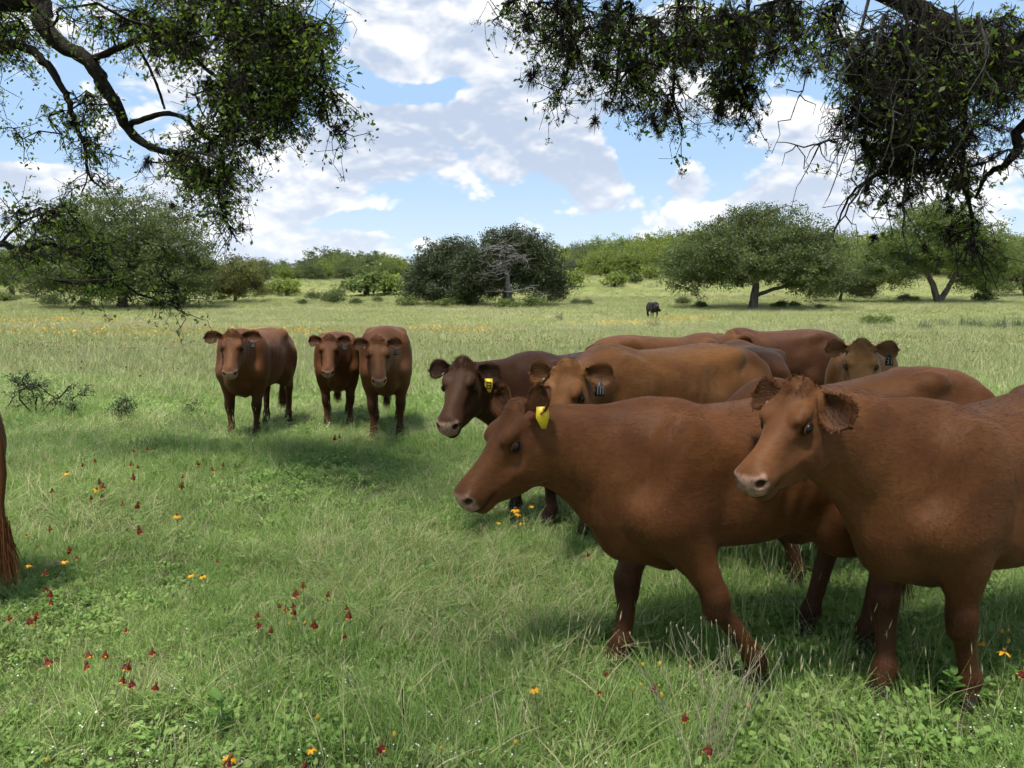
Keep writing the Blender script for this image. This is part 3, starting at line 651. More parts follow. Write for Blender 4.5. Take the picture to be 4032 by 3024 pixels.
def coat_material(name, base, dark, light):
    mt, t, b = material(name)
    oc = t.node('ShaderNodeTexCoord').outputs['Object']
    mk = t.attr('mask'); sp = t.node('ShaderNodeSeparateColor'); t.put(sp.inputs[0], mk)
    big = t.noise(oc, 2.6, 4, 0.6); mid = t.noise(oc, 11, 5, 0.65, 0.6)
    st = t.noise(t.mapping(oc, (16, 90, 70), (0, R(25), 0)), 1.0, 3, 0.6, 0.4)
    st2 = t.noise(t.mapping(oc, (42, 260, 210), (0, R(30), 0)), 1.0, 2, 0.6, 0.3)
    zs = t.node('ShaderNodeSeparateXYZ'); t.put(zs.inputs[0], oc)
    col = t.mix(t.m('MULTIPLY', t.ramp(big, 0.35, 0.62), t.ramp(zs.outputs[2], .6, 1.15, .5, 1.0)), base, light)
    col = t.mix(t.ramp(mid, 0.45, 0.75, 0, .32), col, dark)
    col = t.mix(t.ramp(st, 0.35, 0.7, 0.0, 0.35), col, dark)
    col = t.mix(t.ramp(st2, 0.5, 0.75, 0.0, 0.3), col, light)
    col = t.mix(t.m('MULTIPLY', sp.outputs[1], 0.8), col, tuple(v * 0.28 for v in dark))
    nn = t.noise(oc, 60, 3, 0.6)
    nose = t.mix(t.ramp(nn, 0.4, 0.65), (0.36, 0.21, 0.15), (0.20, 0.12, 0.09))
    col = t.mix(sp.outputs[0], col, nose)
    col = t.mix(sp.outputs[2], col, (0.035, 0.025, 0.02))
    t.put(b.inputs['Base Color'], col)
    t.put(b.inputs['Roughness'], t.m('SUBTRACT', 0.60, t.m('MULTIPLY', sp.outputs[0], 0.25)))
    b.inputs['Specular IOR Level'].default_value = 0.17
    b.inputs['Sheen Weight'].default_value = 0.05; b.inputs['Sheen Roughness'].default_value = 0.5
    b.inputs['Sheen Tint'].default_value = (1, .7, .45, 1)
    bp = t.node('ShaderNodeBump'); bp.inputs['Strength'].default_value = 0.35; bp.inputs['Distance'].default_value = 0.006
    t.put(bp.inputs['Height'], t.m('ADD', t.m('MULTIPLY', st, 0.7), t.m('ADD', t.m('MULTIPLY', st2, 0.5), t.m('MULTIPLY', mid, 1.2)))); t.put(b.inputs['Normal'], bp.outputs[0])
    return mt
def hair_material(name, a, c):
    mt, t, b = material(name)
    h = t.attr('tint'); sp = t.node('ShaderNodeSeparateColor'); t.put(sp.inputs[0], h)
    t.put(b.inputs['Base Color'], t.mix(sp.outputs[0], a, c)); b.inputs['Roughness'].default_value = 0.6
    b.inputs['Specular IOR Level'].default_value = 0.2
    return mt
def plain(name, col, rough=0.6, spec=0.3, **kw):
    mt, t, b = material(name)
    oc = t.node('ShaderNodeTexCoord').outputs['Object']
    n = t.noise(oc, kw.get('scale', 20), 4, 0.6)
    t.put(b.inputs['Base Color'], t.mix(t.ramp(n, 0.3, 0.7), tuple(v * 0.8 for v in col), tuple(min(1, v * 1.15) for v in col)))
    b.inputs['Roughness'].default_value = rough; b.inputs['Specular IOR Level'].default_value = spec
    return mt
M_EYE = plain('eye_black', (0.007, 0.005, 0.004), 0.22, 0.22)
M_TAG_Y = plain('tag_yellow', (0.80, 0.56, 0.03), 0.4, 0.4)
M_TAG_B = plain('tag_black', (0.012, 0.016, 0.02), 0.45, 0.4)
M_TAG_INK = plain('tag_ink', (0.02, 0.02, 0.02), 0.6)
M_TAG_NUM = plain('tag_number', (0.34, 0.36, 0.36), 0.6)
M_CLIP = plain('tag_clip', (0.55, 0.55, 0.58), 0.35, 0.5)
M_HORN = plain('horn', (0.25, 0.22, 0.14), 0.5)
COATS = {}
def coat(key, base):
    if key not in COATS:
        base = np.array(base)
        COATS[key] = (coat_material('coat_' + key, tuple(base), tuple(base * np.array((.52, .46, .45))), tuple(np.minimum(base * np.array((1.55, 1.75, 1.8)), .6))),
                      hair_material('hair_' + key, tuple(base * 0.92), tuple(np.minimum(base * np.array((1.45, 1.6, 1.7)), .7))))
    return COATS[key]

HOOVES = []
# torso rows: x, top, bottom, half width (metres, cow facing +x, 1.32 m at the hips)
TORSO = [(-.90, 1.13, 1.00, .03), (-.86, 1.20, .86, .12), (-.76, 1.275, .74, .21), (-.60, 1.315, .68, .265), (-.44, 1.33, .63, .30),
         (-.22, 1.315, .605, .33), (.02, 1.30, .57, .35), (.24, 1.30, .57, .335), (.42, 1.315, .58, .295), (.56, 1.315, .585, .255),
         (.66, 1.25, .585, .205), (.735, 1.16, .625, .155), (.80, 1.05, .70, .095), (.84, .96, .79, .03)]
HEAD = [(-.045, -.03, -.15, .02), (-.02, .020, -.20, .07), (.03, .048, -.245, .100), (.09, .05, -.288, .112), (.16, .040, -.312, .118), (.23, .022, -.312, .105),
        (.30, .008, -.288, .085), (.37, .002, -.245, .075), (.43, .002, -.204, .078), (.475, -.004, -.180, .081), (.51, -.022, -.160, .073), (.535, -.05, -.135, .050), (.545, -.075, -.105, .02)]
def leaf_ear(side, L=.215, Wd=.050, droop=0.15, cup=0.036, back=0.25):
    """cupped ear in the head frame (u forward, v left, w up); closed thin shell"""
    n, m_ = 15, 9; top = []; 
    for i in range(n):
        s_ = i / (n - 1)
        wd = Wd * (0.40 + 1.05 * math.sin(math.pi * min(s_, .62) / 1.24)) if s_ < .62 else Wd * 1.45 * math.sqrt(max(0.0, 1 - ((s_ - .62) / .38)**2.2))
        wd = max(wd, .004)
        for j in range(m_):
            a = (j / (m_ - 1)) * 2 - 1
            y = L * s_; x = wd * a; z = cup * (a * a) * (1 - .35 * s_) - .02 * s_
            top.append((x, y, z))
    top = np.array(top); 
    nrm = np.array([0, 0, 1.0]); bot = top - nrm * (.011 + .006 * (1 - np.linspace(0, 1, n).repeat(m_)))[:, None]
    V = np.concatenate([top, bot]); Fq = []; Nn = n * m_
    for i in range(n - 1):
        for j in range(m_ - 1):
            q = [i*m_+j, i*m_+j+1, (i+1)*m_+j+1, (i+1)*m_+j]; Fq.append(q); Fq.append([Nn + k for k in q[::-1]])
    rim = [j for j in range(m_)] + [i*m_+m_-1 for i in range(1, n)] + [(n-1)*m_+j for j in range(m_-2, -1, -1)] + [i*m_ for i in range(n-2, 0, -1)]
    for a, b in zip(rim, rim[1:] + rim[:1]): Fq.append([a, Nn + a, Nn + b, b])
    inner = np.zeros(len(V)); inner[:Nn] = 1
    edge = np.zeros(len(V)); edge[rim] = 1
    return V, np.array(Fq), inner, np.array(rim), Nn
def rot_axis(v, ax, a):
    ax = norm(ax); c, s_ = math.cos(a), math.sin(a)
    return v * c + np.cross(ax, v) * s_ + np.outer(v @ ax, ax) * (1 - c)
SEG = {'0': 'abcdef', '1': 'bc', '2': 'abged', '3': 'abgcd', '4': 'fgbc', '5': 'afgcd', '6': 'afgedc', '7': 'abc', '8': 'abcdefg', '9': 'abcdfg'}
def tag_digits(text, w, h):
    """block numerals as thin bars on the face of a tag, in the tag plane (x right, y up)"""
    bars = []; n = len(text); dw = w * .8 / n; t = dw * .16
    for i, ch in enumerate(text):
        x0 = -w * .4 + dw * i + dw * .14; x1 = x0 + dw * .72; y0, y1 = -h * .34, h * .22; ym = (y0 + y1) / 2
        sg = {'a': (x0, x1, y1 - t, y1), 'd': (x0, x1, y0, y0 + t), 'g': (x0, x1, ym - t/2, ym + t/2), 'f': (x0, x0 + t, ym, y1), 'b': (x1 - t, x1, ym, y1), 'e': (x0, x0 + t, y0, ym), 'c': (x1 - t, x1, y0, ym)}
        for q in SEG[ch]: bars.append(sg[q])
    return bars
def make_cow(label, base_key, base, pos, heading, scale=1.0, poll=None, muzzle=None, roll=0.0, feet=None, res=.02, head_res=None, fur=0, tagc=None, tag_text='', tag_side=1,
             clip=True, ears=((.15, .2), (.15, .2)), horns=False, girth=1.0, hipz=0.0, tail=True, tail_pts=None, cat='cow', group=None, name='cow', neck_k=1.0, nose_pale=1.0, torso=None, earL=.168, poll_hair=1.0, tail_out=0.0, head_scale=1.05, tag_face=None):
    """one animal; poll and muzzle are world points, feet a dict of local xy shifts of each hoof"""
    root = empty(name, (pos[0], pos[1], pos[2] if len(pos) > 2 else 0), heading)
    tag(root, label, cat, group); root.scale = (scale,) * 3
    c, s_ = math.cos(heading), math.sin(heading)
    RW = np.array([[c, s_, 0], [-s_, c, 0], [0, 0, 1.0]]); base_p = np.array([pos[0], pos[1], pos[2] if len(pos) > 2 else 0.0])
    tol = lambda p: (RW @ (np.asarray(p, float) - base_p)) / scale
    O = tol(poll); mz = tol(muzzle)
    u = norm(mz - O); upv = np.array([0, 0, 1.0]); w = norm(upv - u * (upv @ u)); v = np.cross(w, u)
    if roll: w, v = w * math.cos(roll) + v * math.sin(roll), v * math.cos(roll) - w * math.sin(roll)
    M = np.stack([u, v, w]); HS = head_scale
    H = lambda a, b, d: O + (u * a + v * b + w * d) * HS
    feet = feet or {}
    hr = head_res or res
    hc = H(.25, 0, -.1); 
    def axis(lo, hi, c0, c1):
        a = np.arange(lo, max(lo, c0), res); b = np.arange(max(lo, c0), min(hi, c1), hr); d = np.arange(min(hi, c1), hi + res, res)
        return np.concatenate([a, b, d])
    lo = np.minimum(np.array([-1.02, -.5, -.03]), hc - .42); hi = np.maximum(np.array([1.0, .5, 1.45]), hc + .42)
    F = Field(*[axis(lo[i], hi[i], hc[i] - .32, hc[i] + .32) for i in range(3)])
    T = np.array(torso if torso is not None else TORSO, float); T[:, 3] *= girth * .95
    T[:, 1] += hipz * np.clip(-T[:, 0] / .5, -0.3, 1)
    F.loft(T, n=2.65, k=.03)
    for sd in (1, -1):
        # hook bones, shoulder, thigh, flank hollow
        F.ell((-.46, sd * .208, 1.232 + hipz), (.10, .062, .062), k=.08)
        F.ell((-.84, sd * .12, 1.12 + hipz), (.06, .05, .06), k=.07)
        F.ell((.46, sd * .225, .98), (.165, .08, .30), k=.07)
        F.ell((.60, sd * .165, .84), (.11, .08, .12), k=.06)
        F.ell((-.66, sd * .175, .93), (.23, .115, .30), k=.08)
        F.ell((-.27, sd * .40, 1.13), (.14, .115, .12), k=.09, sub=True)
        F.ell((-.66, sd * .345, 1.17 + hipz), (.13, .10, .08), k=.12, sub=True)
        F.ell((.26, sd * .385, .93), (.06, .085, .28), k=.06, sub=True)
        F.ell((.70, sd * .25, 1.06), (.07, .06, .16), k=.08, sub=True)
        F.ell((-.40, sd * .33, .74), (.06, .05, .12), k=.07, sub=True)
        F.ell((.34, sd * .24, .64), (.05, .06, .05), k=.06, sub=True)
        S = 'L' if sd > 0 else 'R'
        fx, fy = feet.get('f' + S, (0, 0)); ft = np.array([.52 + fx, sd * .155 + fy, 0])
        sh = np.array([.50, sd * .19, .80]); el = np.array([.455 + fx * .12, sd * .185, .665])
        kn = np.array([.50 + fx * .55, sd * .168 + fy * .6, .395]); fe = np.array([.495 + fx * .93, sd * .158 + fy * .95, .125])
        if abs(fx) > .2: kn = kn + np.array([.02 if fx < 0 else -.01, 0, .0]); ft = ft + np.array([-.01, 0, 0])
        F.cone(sh, el, .145, .105, .08, sy=.75); F.cone(el, kn + np.array([0, 0, .03]), .098, .058, .05, sy=.9)
        F.cone(kn + np.array([.006, 0, .03]), kn + np.array([.006, 0, -.03]), .066, .059, .025)
        F.cone(kn, fe, .046, .037, .025); F.cone(kn + np.array([-.028, 0, -.02]), fe + np.array([-.022, 0, .02]), .022, .022, .03); F.ell(fe, (.053, .048, .05), k=.025); F.ell(fe + np.array([-.045, 0, -.02]), (.018, .035, .018), k=.02)
        F.cone(fe, ft + np.array([0, 0, .07]), .045, .05, .025)
        [F.cone(ft + np.array([.005, q_ * .022, .06]), ft + np.array([.025, q_ * .028, .016]), .034, .036, .012) for q_ in (1, -1)]
        HOOVES.append(base_p + scale * (RW.T @ ft)); 
        hx, hy = feet.get('h' + S, (0, 0)); ht = np.array([-.70 + hx, sd * .155 + hy, 0])
        HOOVES.append(base_p + scale * (RW.T @ ht))
        hip = np.array([-.60, sd * .17, .92]); stf = np.array([-.43 + hx * .2, sd * .205, .70]); hk = np.array([-.765 + hx * .62, sd * .16 + hy * .7, .49]); hf = np.array([-.725 + hx * .95, sd * .155 + hy, .13])
        F.cone(hip, stf, .20, .135, .09, sy=.62); F.cone(stf, hk + np.array([.02, 0, .05]), .135, .066, .07, sy=.72); F.cone(hip + np.array([-.10, 0, -.05]), hk + np.array([0, 0, .03]), .14, .055, .07, sy=.72)
        F.ell(hk + np.array([-.012, 0, .0]), (.065, .047, .072), k=.035); F.cone(hk, hf, .048, .038, .025); F.cone(hk + np.array([-.04, 0, .0]), hf + np.array([-.024, 0, .02]), .026, .02, .03); F.ell(hf, (.052, .048, .05), k=.025); F.ell(hf + np.array([-.045, 0, -.02]), (.018, .035, .018), k=.02)
        F.cone(hf, ht + np.array([-.02, 0, .07]), .045, .05, .025); [F.cone(ht + np.array([-.015, q_ * .022, .06]), ht + np.array([.008, q_ * .028, .016]), .034, .036, .012) for q_ in (1, -1)]
    # brisket and dewlap, belly line
    F.cone((.66, 0, .66), (.42, 0, .575), .08, .085, .08)
    F.cone((-.30, 0, .66), (-.52, 0, .69), .10, .09, .10)
    # neck
    N = neck_k
    F.cone((.44, 0, 1.12), H(.045, 0, -.085), .20 * N, .115, .10, sy=.80)
    F.cone((.54, 0, .95), H(.075, 0, -.155), .225 * N, .130, .09, sy=.74)
    F.cone((.68, 0, .76), H(.11, 0, -.225), .105, .050, .07, sy=.55)
    # head
    F.loft(np.array(HEAD) * HS, O, M, n=2.35, k=.045, taper=.22)
    for sd in (1, -1):
        F.ell(H(.155, sd * .082, .012), np.array((.060, .034, .030)) * HS, M, .03)            # brow
        F.ell(H(.150, sd * .088, -.195), np.array((.105, .030, .090)) * HS, M, .04)           # cheek
        F.ell(H(.178, sd * .132, -.040), np.array((.034, .022, .024)) * HS, M, .018, sub=True) # eye socket
        F.ell(H(.27, sd * .103, -.085), np.array((.075, .020, .030)) * HS, M, .04, sub=True)   # hollow below the eye
        F.ell(H(.492, sd * .046, -.055), np.array((.034, .030, .030)) * HS, M, .02)           # nostril wing
        F.ell(H(.518, sd * .060, -.060), np.array((.030, .018, .0165)) * HS, M, .010, sub=True) # nostril
        F.cone(H(.52, sd * .030, -.138), H(.385, sd * .082, -.150), .010, .008, .010, sub=True)  # mouth line
        F.ell(H(.004, sd * .082, -.02), np.array((.036, .034, .028)) * HS, M, .03)                # ear root
    F.ell(H(.450, 0, -.178), np.array((.058, .048, .030)) * HS, M, .02)                         # chin
    F.ell(H(.008, 0, .040), np.array((.050, .052, .042)) * HS, M, .04)                           # poll
    V, Q = F.mesh(4 if hr < .012 else 3)
    # soft skin folds on the neck and shoulder
    Lh = (V - O) @ M.T / HS; fold = np.clip((V[:, 0] - .45) / .2, 0, 1) * np.clip((-Lh[:, 0] + .02) / .12, 0, 1) * (V[:, 2] > .6)
    V[:, 1] += np.tanh(V[:, 1] / .08) * fold * .006 * np.sin(V[:, 0] * 34 + V[:, 2] * 9 + 1.5 * np.sin(V[:, 2] * 13))
    rib = np.exp(-((V[:, 0] - .02) / .22)**2) * np.exp(-((V[:, 2] - .95) / .2)**2)
    V[:, 1] += np.tanh(V[:, 1] / .08) * rib * .0035 * np.sin(V[:, 0] * 62 + V[:, 2] * 14)
    # masks
    L = (V - O) @ M.T / HS
    sm = lambda a, b, x: np.clip((x - a) / (b - a), 0, 1)**2 * (3 - 2 * np.clip((x - a) / (b - a), 0, 1))
    near_head = (np.abs(L[:, 1]) < .16) & (L[:, 2] < .1) & (L[:, 2] > -.32) & (L[:, 0] < .6)
    wob = .006 * np.sin(V[:, 1] * 160) + .006 * np.sin(V[:, 2] * 130 + 1)
    pale = sm(.475, .505, L[:, 0] + wob + (L[:, 2] + .05) * .22) * sm(-.142, -.122, L[:, 2] + wob) * sm(-.018, -.034, L[:, 2]) * near_head * nose_pale
    ring = np.zeros(len(V)); darkm = np.zeros(len(V))
    for sd in (1, -1):
        dn = np.linalg.norm((L - np.array([.518, sd * .060, -.060])) / np.array([.032, .019, .0175]), axis=1); darkm = np.maximum(darkm, sm(1.25, .8, dn) * near_head)
        de = np.linalg.norm((L - np.array([.18, sd * .118, -.042])) / np.array([.046, .05, .034]), axis=1); darkm = np.maximum(darkm, .75 * sm(1.15, .7, de) * near_head)
    lips = np.exp(-((L[:, 2] + .142 + .10 * (L[:, 0] - .46)) / .016)**2) * sm(.37, .42, L[:, 0]) * near_head; darkm = np.maximum(darkm, lips * .9)
    pale = pale * (1 - darkm)
    z = V[:, 2]
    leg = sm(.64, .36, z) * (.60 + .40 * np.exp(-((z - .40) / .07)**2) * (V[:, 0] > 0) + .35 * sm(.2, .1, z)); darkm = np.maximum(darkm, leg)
    under = .25 * sm(.66, .56, z) * (z > .5); darkm = np.maximum(darkm, under * 0)
    hoof = sm(.075, .06, z)
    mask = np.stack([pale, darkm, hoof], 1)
    mb_v, mb_f, mb_m = [V], [Q], [mask]; nv = len(V)
    # eyelid rims
    for sd in (1, -1):
        a = np.linspace(0, 2 * np.pi, 19)[:-1]; cu = np.cos(a) * .030; cw = np.sin(a) * .0195
        pts = [H(.178 + x, sd * (.1135 - abs(x) * .22 - abs(y_) * .12), -.040 + y_ - x * .12) for x, y_ in zip(cu, cw)]
        tv, tf = tube(np.array(pts + pts[:1]), np.full(19, .0048), 5)
        mb_v.append(tv); mb_f.append(tf + nv); nv += len(tv); mb_m.append(np.tile((0, .7, 0), (len(tv), 1)))
    # ears
    ear_rims = []; tagp = None
    for sd, (dr, bk) in zip((1, -1), ears):
        ev, ef, inn, rim, Nn = leaf_ear(sd, L=earL)
        # ear frame: x across, y along, z out of the cup
        ydir = norm(v * sd * math.cos(dr) * math.cos(bk) + u * math.sin(dr) - w * math.sin(bk) * math.cos(dr))
        zdir = norm(u * .40 + w * .80 + v * sd * .12); zdir = norm(zdir - ydir * (zdir @ ydir)); xdir = np.cross(ydir, zdir)
        wv = H(.012, sd * .100, -.018) + ev[:, :1] * xdir + ev[:, 1:2] * ydir + ev[:, 2:] * zdir
        if np.dot(np.cross(xdir, ydir), zdir) < 0: ef = ef[:, ::-1]
        mb_v.append(wv); mb_f.append(ef + nv); nv += len(wv)
        mb_m.append(np.stack([np.zeros(len(ev)), inn * .7 * np.clip(1.3 - np.abs(ev[:, 0]) / .05, 0, 1) + .15, np.zeros(len(ev))], 1))
        ear_rims.append((wv, rim, xdir, ydir, zdir, Nn))
    # tail
    if tail:
        tp = tail_pts if tail_pts is not None else [(-.78, 0, 1.215 + hipz), (-.90, 0, 1.16 + hipz * .8), (-.955 - tail_out, 0, 1.03), (-.975 - tail_out, .01, .85), (-.97 - tail_out, .01, .62), (-.96 - tail_out, .0, .46)]
        tv, tf = tube(tp, np.interp(np.linspace(0, 1, len(tp)), [0, .25, 1], [.042, .030, .016]), 8)
        mb_v.append(tv); mb_f.append(tf + nv); nv += len(tv); mb_m.append(np.tile((0, .1, 0), (len(tv), 1)))
    me = np_mesh('body', np.concatenate(mb_v), np.concatenate(mb_f)); add_color(me, 'mask', np.concatenate(mb_m))
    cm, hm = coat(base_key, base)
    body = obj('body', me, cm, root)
    # eyes
    for sd in (1, -1):
        ex = []; n, m_ = 10, 14
        for i in range(n + 1):
            for j in range(m_):
                a, b_ = math.pi * i / n, 2 * math.pi * j / m_
                ex.append((math.sin(a) * math.cos(b_) * .027, math.cos(a) * .020, math.sin(a) * math.sin(b_) * .0195))
        ex = np.array(ex); wv = H(.178, sd * .1065, -.040) + (ex[:, :1] * norm(u - w * .12) + ex[:, 1:2] * v + ex[:, 2:] * w) * HS
        ef = [[i*m_+j, i*m_+(j+1) % m_, (i+1)*m_+(j+1) % m_, (i+1)*m_+j] for i in range(n) for j in range(m_)]
        obj('eye', (wv, np.array(ef)), M_EYE, root)
    # hair: body fur for near animals, poll tuft, ear fringe, tail switch
    hv, hf, ht_, hn = [], [], [], 0
    def blades(base_pts, dirs, lens, wid, tints, bend=None):
        nonlocal hn
        n = len(base_pts); 
        if n == 0: return
        side = norm(np.cross(dirs, norm(rng.normal(size=(n, 3))))); 
        tip = base_pts + dirs * lens[:, None]
        if bend is not None: tip = tip + bend * lens[:, None]
        midp = base_pts + dirs * lens[:, None] * .55
        a = base_pts - side * wid / 2; b = base_pts + side * wid / 2; c2 = midp + side * wid * .38; d2 = midp - side * wid * .38
        e = tip
        vv = np.stack([a, b, c2, d2, e + side * wid * .06, e - side * wid * .06], 1).reshape(-1, 3); k = np.arange(n)[:, None] * 6 + hn
        hf.append(k + np.array([[0, 1, 2, 3]])); hf.append(k + np.array([[3, 2, 4, 5]])); hv.append(vv); ht_.append(np.repeat(tints, 6)); hn += n * 6
    fv = np.concatenate(mb_v[:1]); fq = Q
    cen = V[Q].mean(1); nr = np.cross(V[Q[:, 2]] - V[Q[:, 0]], V[Q[:, 3]] - V[Q[:, 1]]); ar = np.linalg.norm(nr, axis=1); nr = nr / (ar[:, None] + 1e-12); 
    Lc = (cen - O) @ M.T / HS
    def sample(n, weight):
        pr = ar * weight; pr = pr / pr.sum(); f = rng.choice(len(Q), n, p=pr); a_ = rng.random((n, 2))
        p0, p1, p2, p3 = [V[Q[f, i]] for i in range(4)]
        p = (p0 * (1 - a_[:, :1]) + p1 * a_[:, :1]) * (1 - a_[:, 1:]) + (p3 * (1 - a_[:, :1]) + p2 * a_[:, :1]) * a_[:, 1:]
        return p, nr[f], f
    headm = (Lc[:, 0] > .02) & (Lc[:, 0] < .6) & (np.abs(Lc[:, 1]) < .15) & (Lc[:, 2] > -.3) & (Lc[:, 2] < .08)
    bare = headm & ((Lc[:, 0] > .46) | ((np.abs(Lc[:, 0] - .178) < .045) & (np.abs(Lc[:, 2] + .04) < .033)))
    if fur:
        p, n_, f = sample(fur, np.where(bare | (cen[:, 2] < .08), 0, np.where(headm, 2.2, 1.0)))
        hd = headm[f]
        fl = np.where(hd[:, None], -u * .9 + w * .1, np.where((p[:, 2] < .62)[:, None], np.array([-.15, 0, -1.0]), np.array([-.75, 0, -.55])))
        fl = fl + rng.normal(size=fl.shape) * .28; fl = norm(fl - n_ * (fl * n_).sum(1)[:, None])
        d = norm(fl + n_ * (.05 + .13 * rng.random(len(p)))[:, None])
        blades(p - n_ * .001, d, (.009 + .012 * rng.random(len(p))) * np.where(hd, .6, 1.0), .0015, np.clip(.12 + rng.random(len(p)) * .45 + .25 * np.sin(p[:, 0] * 9 + 3 * np.sin(p[:, 2] * 7)) * np.sin(p[:, 2] * 11 + p[:, 1] * 5), 0, 1))
    # poll tuft
    nt_ = int((1300 if hr < .012 else 420) * poll_hair)
    pw = np.where(headm & (Lc[:, 2] > -.02) & (Lc[:, 0] < .15), np.exp(-((Lc[:, 0] - .04) / .05)**2 - (Lc[:, 1] / .07)**2), 0)
    pw = pw + np.where((Lc[:, 0] <= .02) & (Lc[:, 0] > -.09) & (np.abs(Lc[:, 1]) < .08) & (Lc[:, 2] > -.02), 1.0, 0)
    if pw.sum() > 0 and nt_:
        p, n_, f = sample(nt_, pw)
        d = norm(n_ * .8 + u * .55 + rng.normal(size=p.shape) * .55); blades(p - n_ * .004, d, np.where(rng.random(len(p)) < .2, 1.5, 1) * (.010 + .018 * rng.random(len(p))), .0022 if hr < .012 else .005, .3 + .7 * rng.random(len(p)), bend=np.tile(u * .35, (len(p), 1)))
    for wv, rim, xd, yd, zd, Nn in ear_rims:
        k = 800 if hr < .012 else 200; ii = rng.choice(len(rim), k); w0 = wv[np.array(rim)[ii]]
        cenE = wv[:Nn].mean(0); d = norm(norm(w0 - cenE) + zd * rng.normal(.15, .35, (k, 1)) + rng.normal(size=(k, 3)) * .35)
        blades(w0 - d * .004 + rng.normal(size=(k, 3)) * .003, d, .006 + .013 * rng.random(k), .0018 if hr < .012 else .003, .45 + .55 * rng.random(k))
        ii = rng.choice(Nn, k // 2); d = norm(zd + yd * .8 + rng.normal(size=(k // 2, 3)) * .4); blades(wv[ii], d, .008 + .012 * rng.random(k // 2), .0025, .2 + .5 * rng.random(k // 2))
    if tail:
        e = np.array(tp[-1], float); k = 500; q = rng.random(k)
        b0 = e + np.stack([rng.normal(0, .012, k), rng.normal(0, .012, k), .10 * q - .02], 1)
        d = norm(np.stack([rng.normal(0, .12, k), rng.normal(0, .12, k), -np.ones(k)], 1)); blades(b0, d, .18 + .16 * rng.random(k), .006, .4 + .6 * rng.random(k))
    if hv:
        hme = np_mesh('hair', np.concatenate(hv), np.concatenate(hf), False); add_color(hme, 'tint', np.repeat(np.concatenate(ht_)[:, None], 3, 1))
        tag(obj('hair', hme, hm, root), kind='stuff')
    # ear tags
    if tagc:
        wv, rim, xd, yd, zd, Nn = ear_rims[0 if tag_side > 0 else 1]
        gg = wv[:Nn].reshape(15, 9, 3); at = gg[8, 1 if gg[8, 0][2] < gg[8, 8][2] else 7] * .75 + gg[8, 4] * .25 + zd * .012
        dn = np.array([0, 0, -1.0]); fz = norm(zd - dn * (zd @ dn)) if tag_face is None else norm(RW @ np.array(tag_face, float)); fx = np.cross(dn, fz) * -1
        if fx @ xd < 0: pass
        TW, TH = .060, .088
        prof = [(-.42, .15), (-.12, .5), (.12, .5), (.42, .15), (.5, -.5), (-.5, -.5)] if tagc == 'b' else [(-.44, .5), (.44, .5), (.5, -.05), (.25, -.62), (-.06, -.62), (-.5, -.05)]
        ctr = at + dn * TH * .52 + fz * .014
        vv = []
        for zz in (.0015, -.0015):
            for a, b_ in prof: vv.append(ctr + fx * a * TW - dn * b_ * TH + fz * zz)
        fq = [[0, 1, 2, 5], [2, 3, 4, 5], [6, 11, 8, 7], [8, 11, 10, 9]] + [[i, 6 + i, 6 + (i + 1) % 6, (i + 1) % 6] for i in range(6)]
        tg = obj('ear_tag', np_mesh('ear_tag', np.array(vv), np.array(fq), False), M_TAG_B if tagc == 'b' else M_TAG_Y, root)
        if tag_text:
            bv, bf = [], []
            for x0, x1, y0, y1 in tag_digits(tag_text, TW, TH):
                k = len(bv)
                for a, b_ in ((x0, y0), (x1, y0), (x1, y1), (x0, y1)): bv.append(ctr + fx * a - dn * b_ + fz * .0032)
                bf.append([k, k + 1, k + 2, k + 3])
            nb = len(bv); bv = bv + [p_ - fz * .0012 for p_ in bv]
            bf = bf + [[nb + i for i in q[::-1]] for q in bf]
            obj('tag_number', np_mesh('tag_number', np.array(bv), np.array(bf), False), M_TAG_NUM if tagc == 'b' else M_TAG_INK, tg)
    if clip:
        wv, rim, xd, yd, zd, Nn = ear_rims[1]
        g = wv[:Nn].reshape(15, 9, 3)
        a, b_ = g[3, 0 if (g[3, 0] - g[3, 4]) @ w > 0 else 8], g[4, 0 if (g[4, 0] - g[4, 4]) @ w > 0 else 8]
        tv, tf = tube([a - w * .004 + zd * .006, a + zd * .007, b_ + zd * .007, b_ - w * .004 + zd * .006], [.003, .0042, .0042, .003], 5)
        obj('ear_clip', (tv, tf), M_CLIP, root)
    if horns:
        for sd in (1, -1):
            pts = [H(.0, sd * .09, .02), H(.0, sd * .17, .05), H(.01, sd * .25, .11), H(.03, sd * .27, .20), H(.05, sd * .25, .27)]
            obj('horn', tube(pts, [.03, .028, .023, .015, .004], 8), M_HORN, root)
    return root
# ------------------------------------------------------------------ the herd
def tz(x, y): return float(terrain(np.array(x), np.array(y)))
RED = (.088, .0290, .0085); TAN = (.138, .0520, .0150); DARK = (.040, .0145, .0055); MID = (.092, .0315, .0096); DRED = (.050, .0165, .0060)
SLIM = [(a, b, c + (.045 if -.5 < a < .45 else .02), d * .94) for a, b, c, d in TORSO]
GR = 'red cattle standing in the pasture'
make_cow('reddish brown cow with a yellow ear tag walking in front, muzzle raised over the grass', 'red', RED, (1.10, 3.55), R(196), .95,
         poll=P(2058, 1618, 3.33), muzzle=P(1822, 1895, 3.18), feet={'fR': (.14, .10), 'fL': (-.42, .12), 'hL': (.10, 0), 'hR': (.22, .02)}, res=.014, head_res=.0062, fur=90000,
         tagc='y', ears=((-.7, -.9), (-.3, -.45)), earL=.165, torso=SLIM, tag_face=(.1, -1, 0), head_scale=.94, group=GR, neck_k=.93, hipz=.035, clip=False, poll_hair=.3)
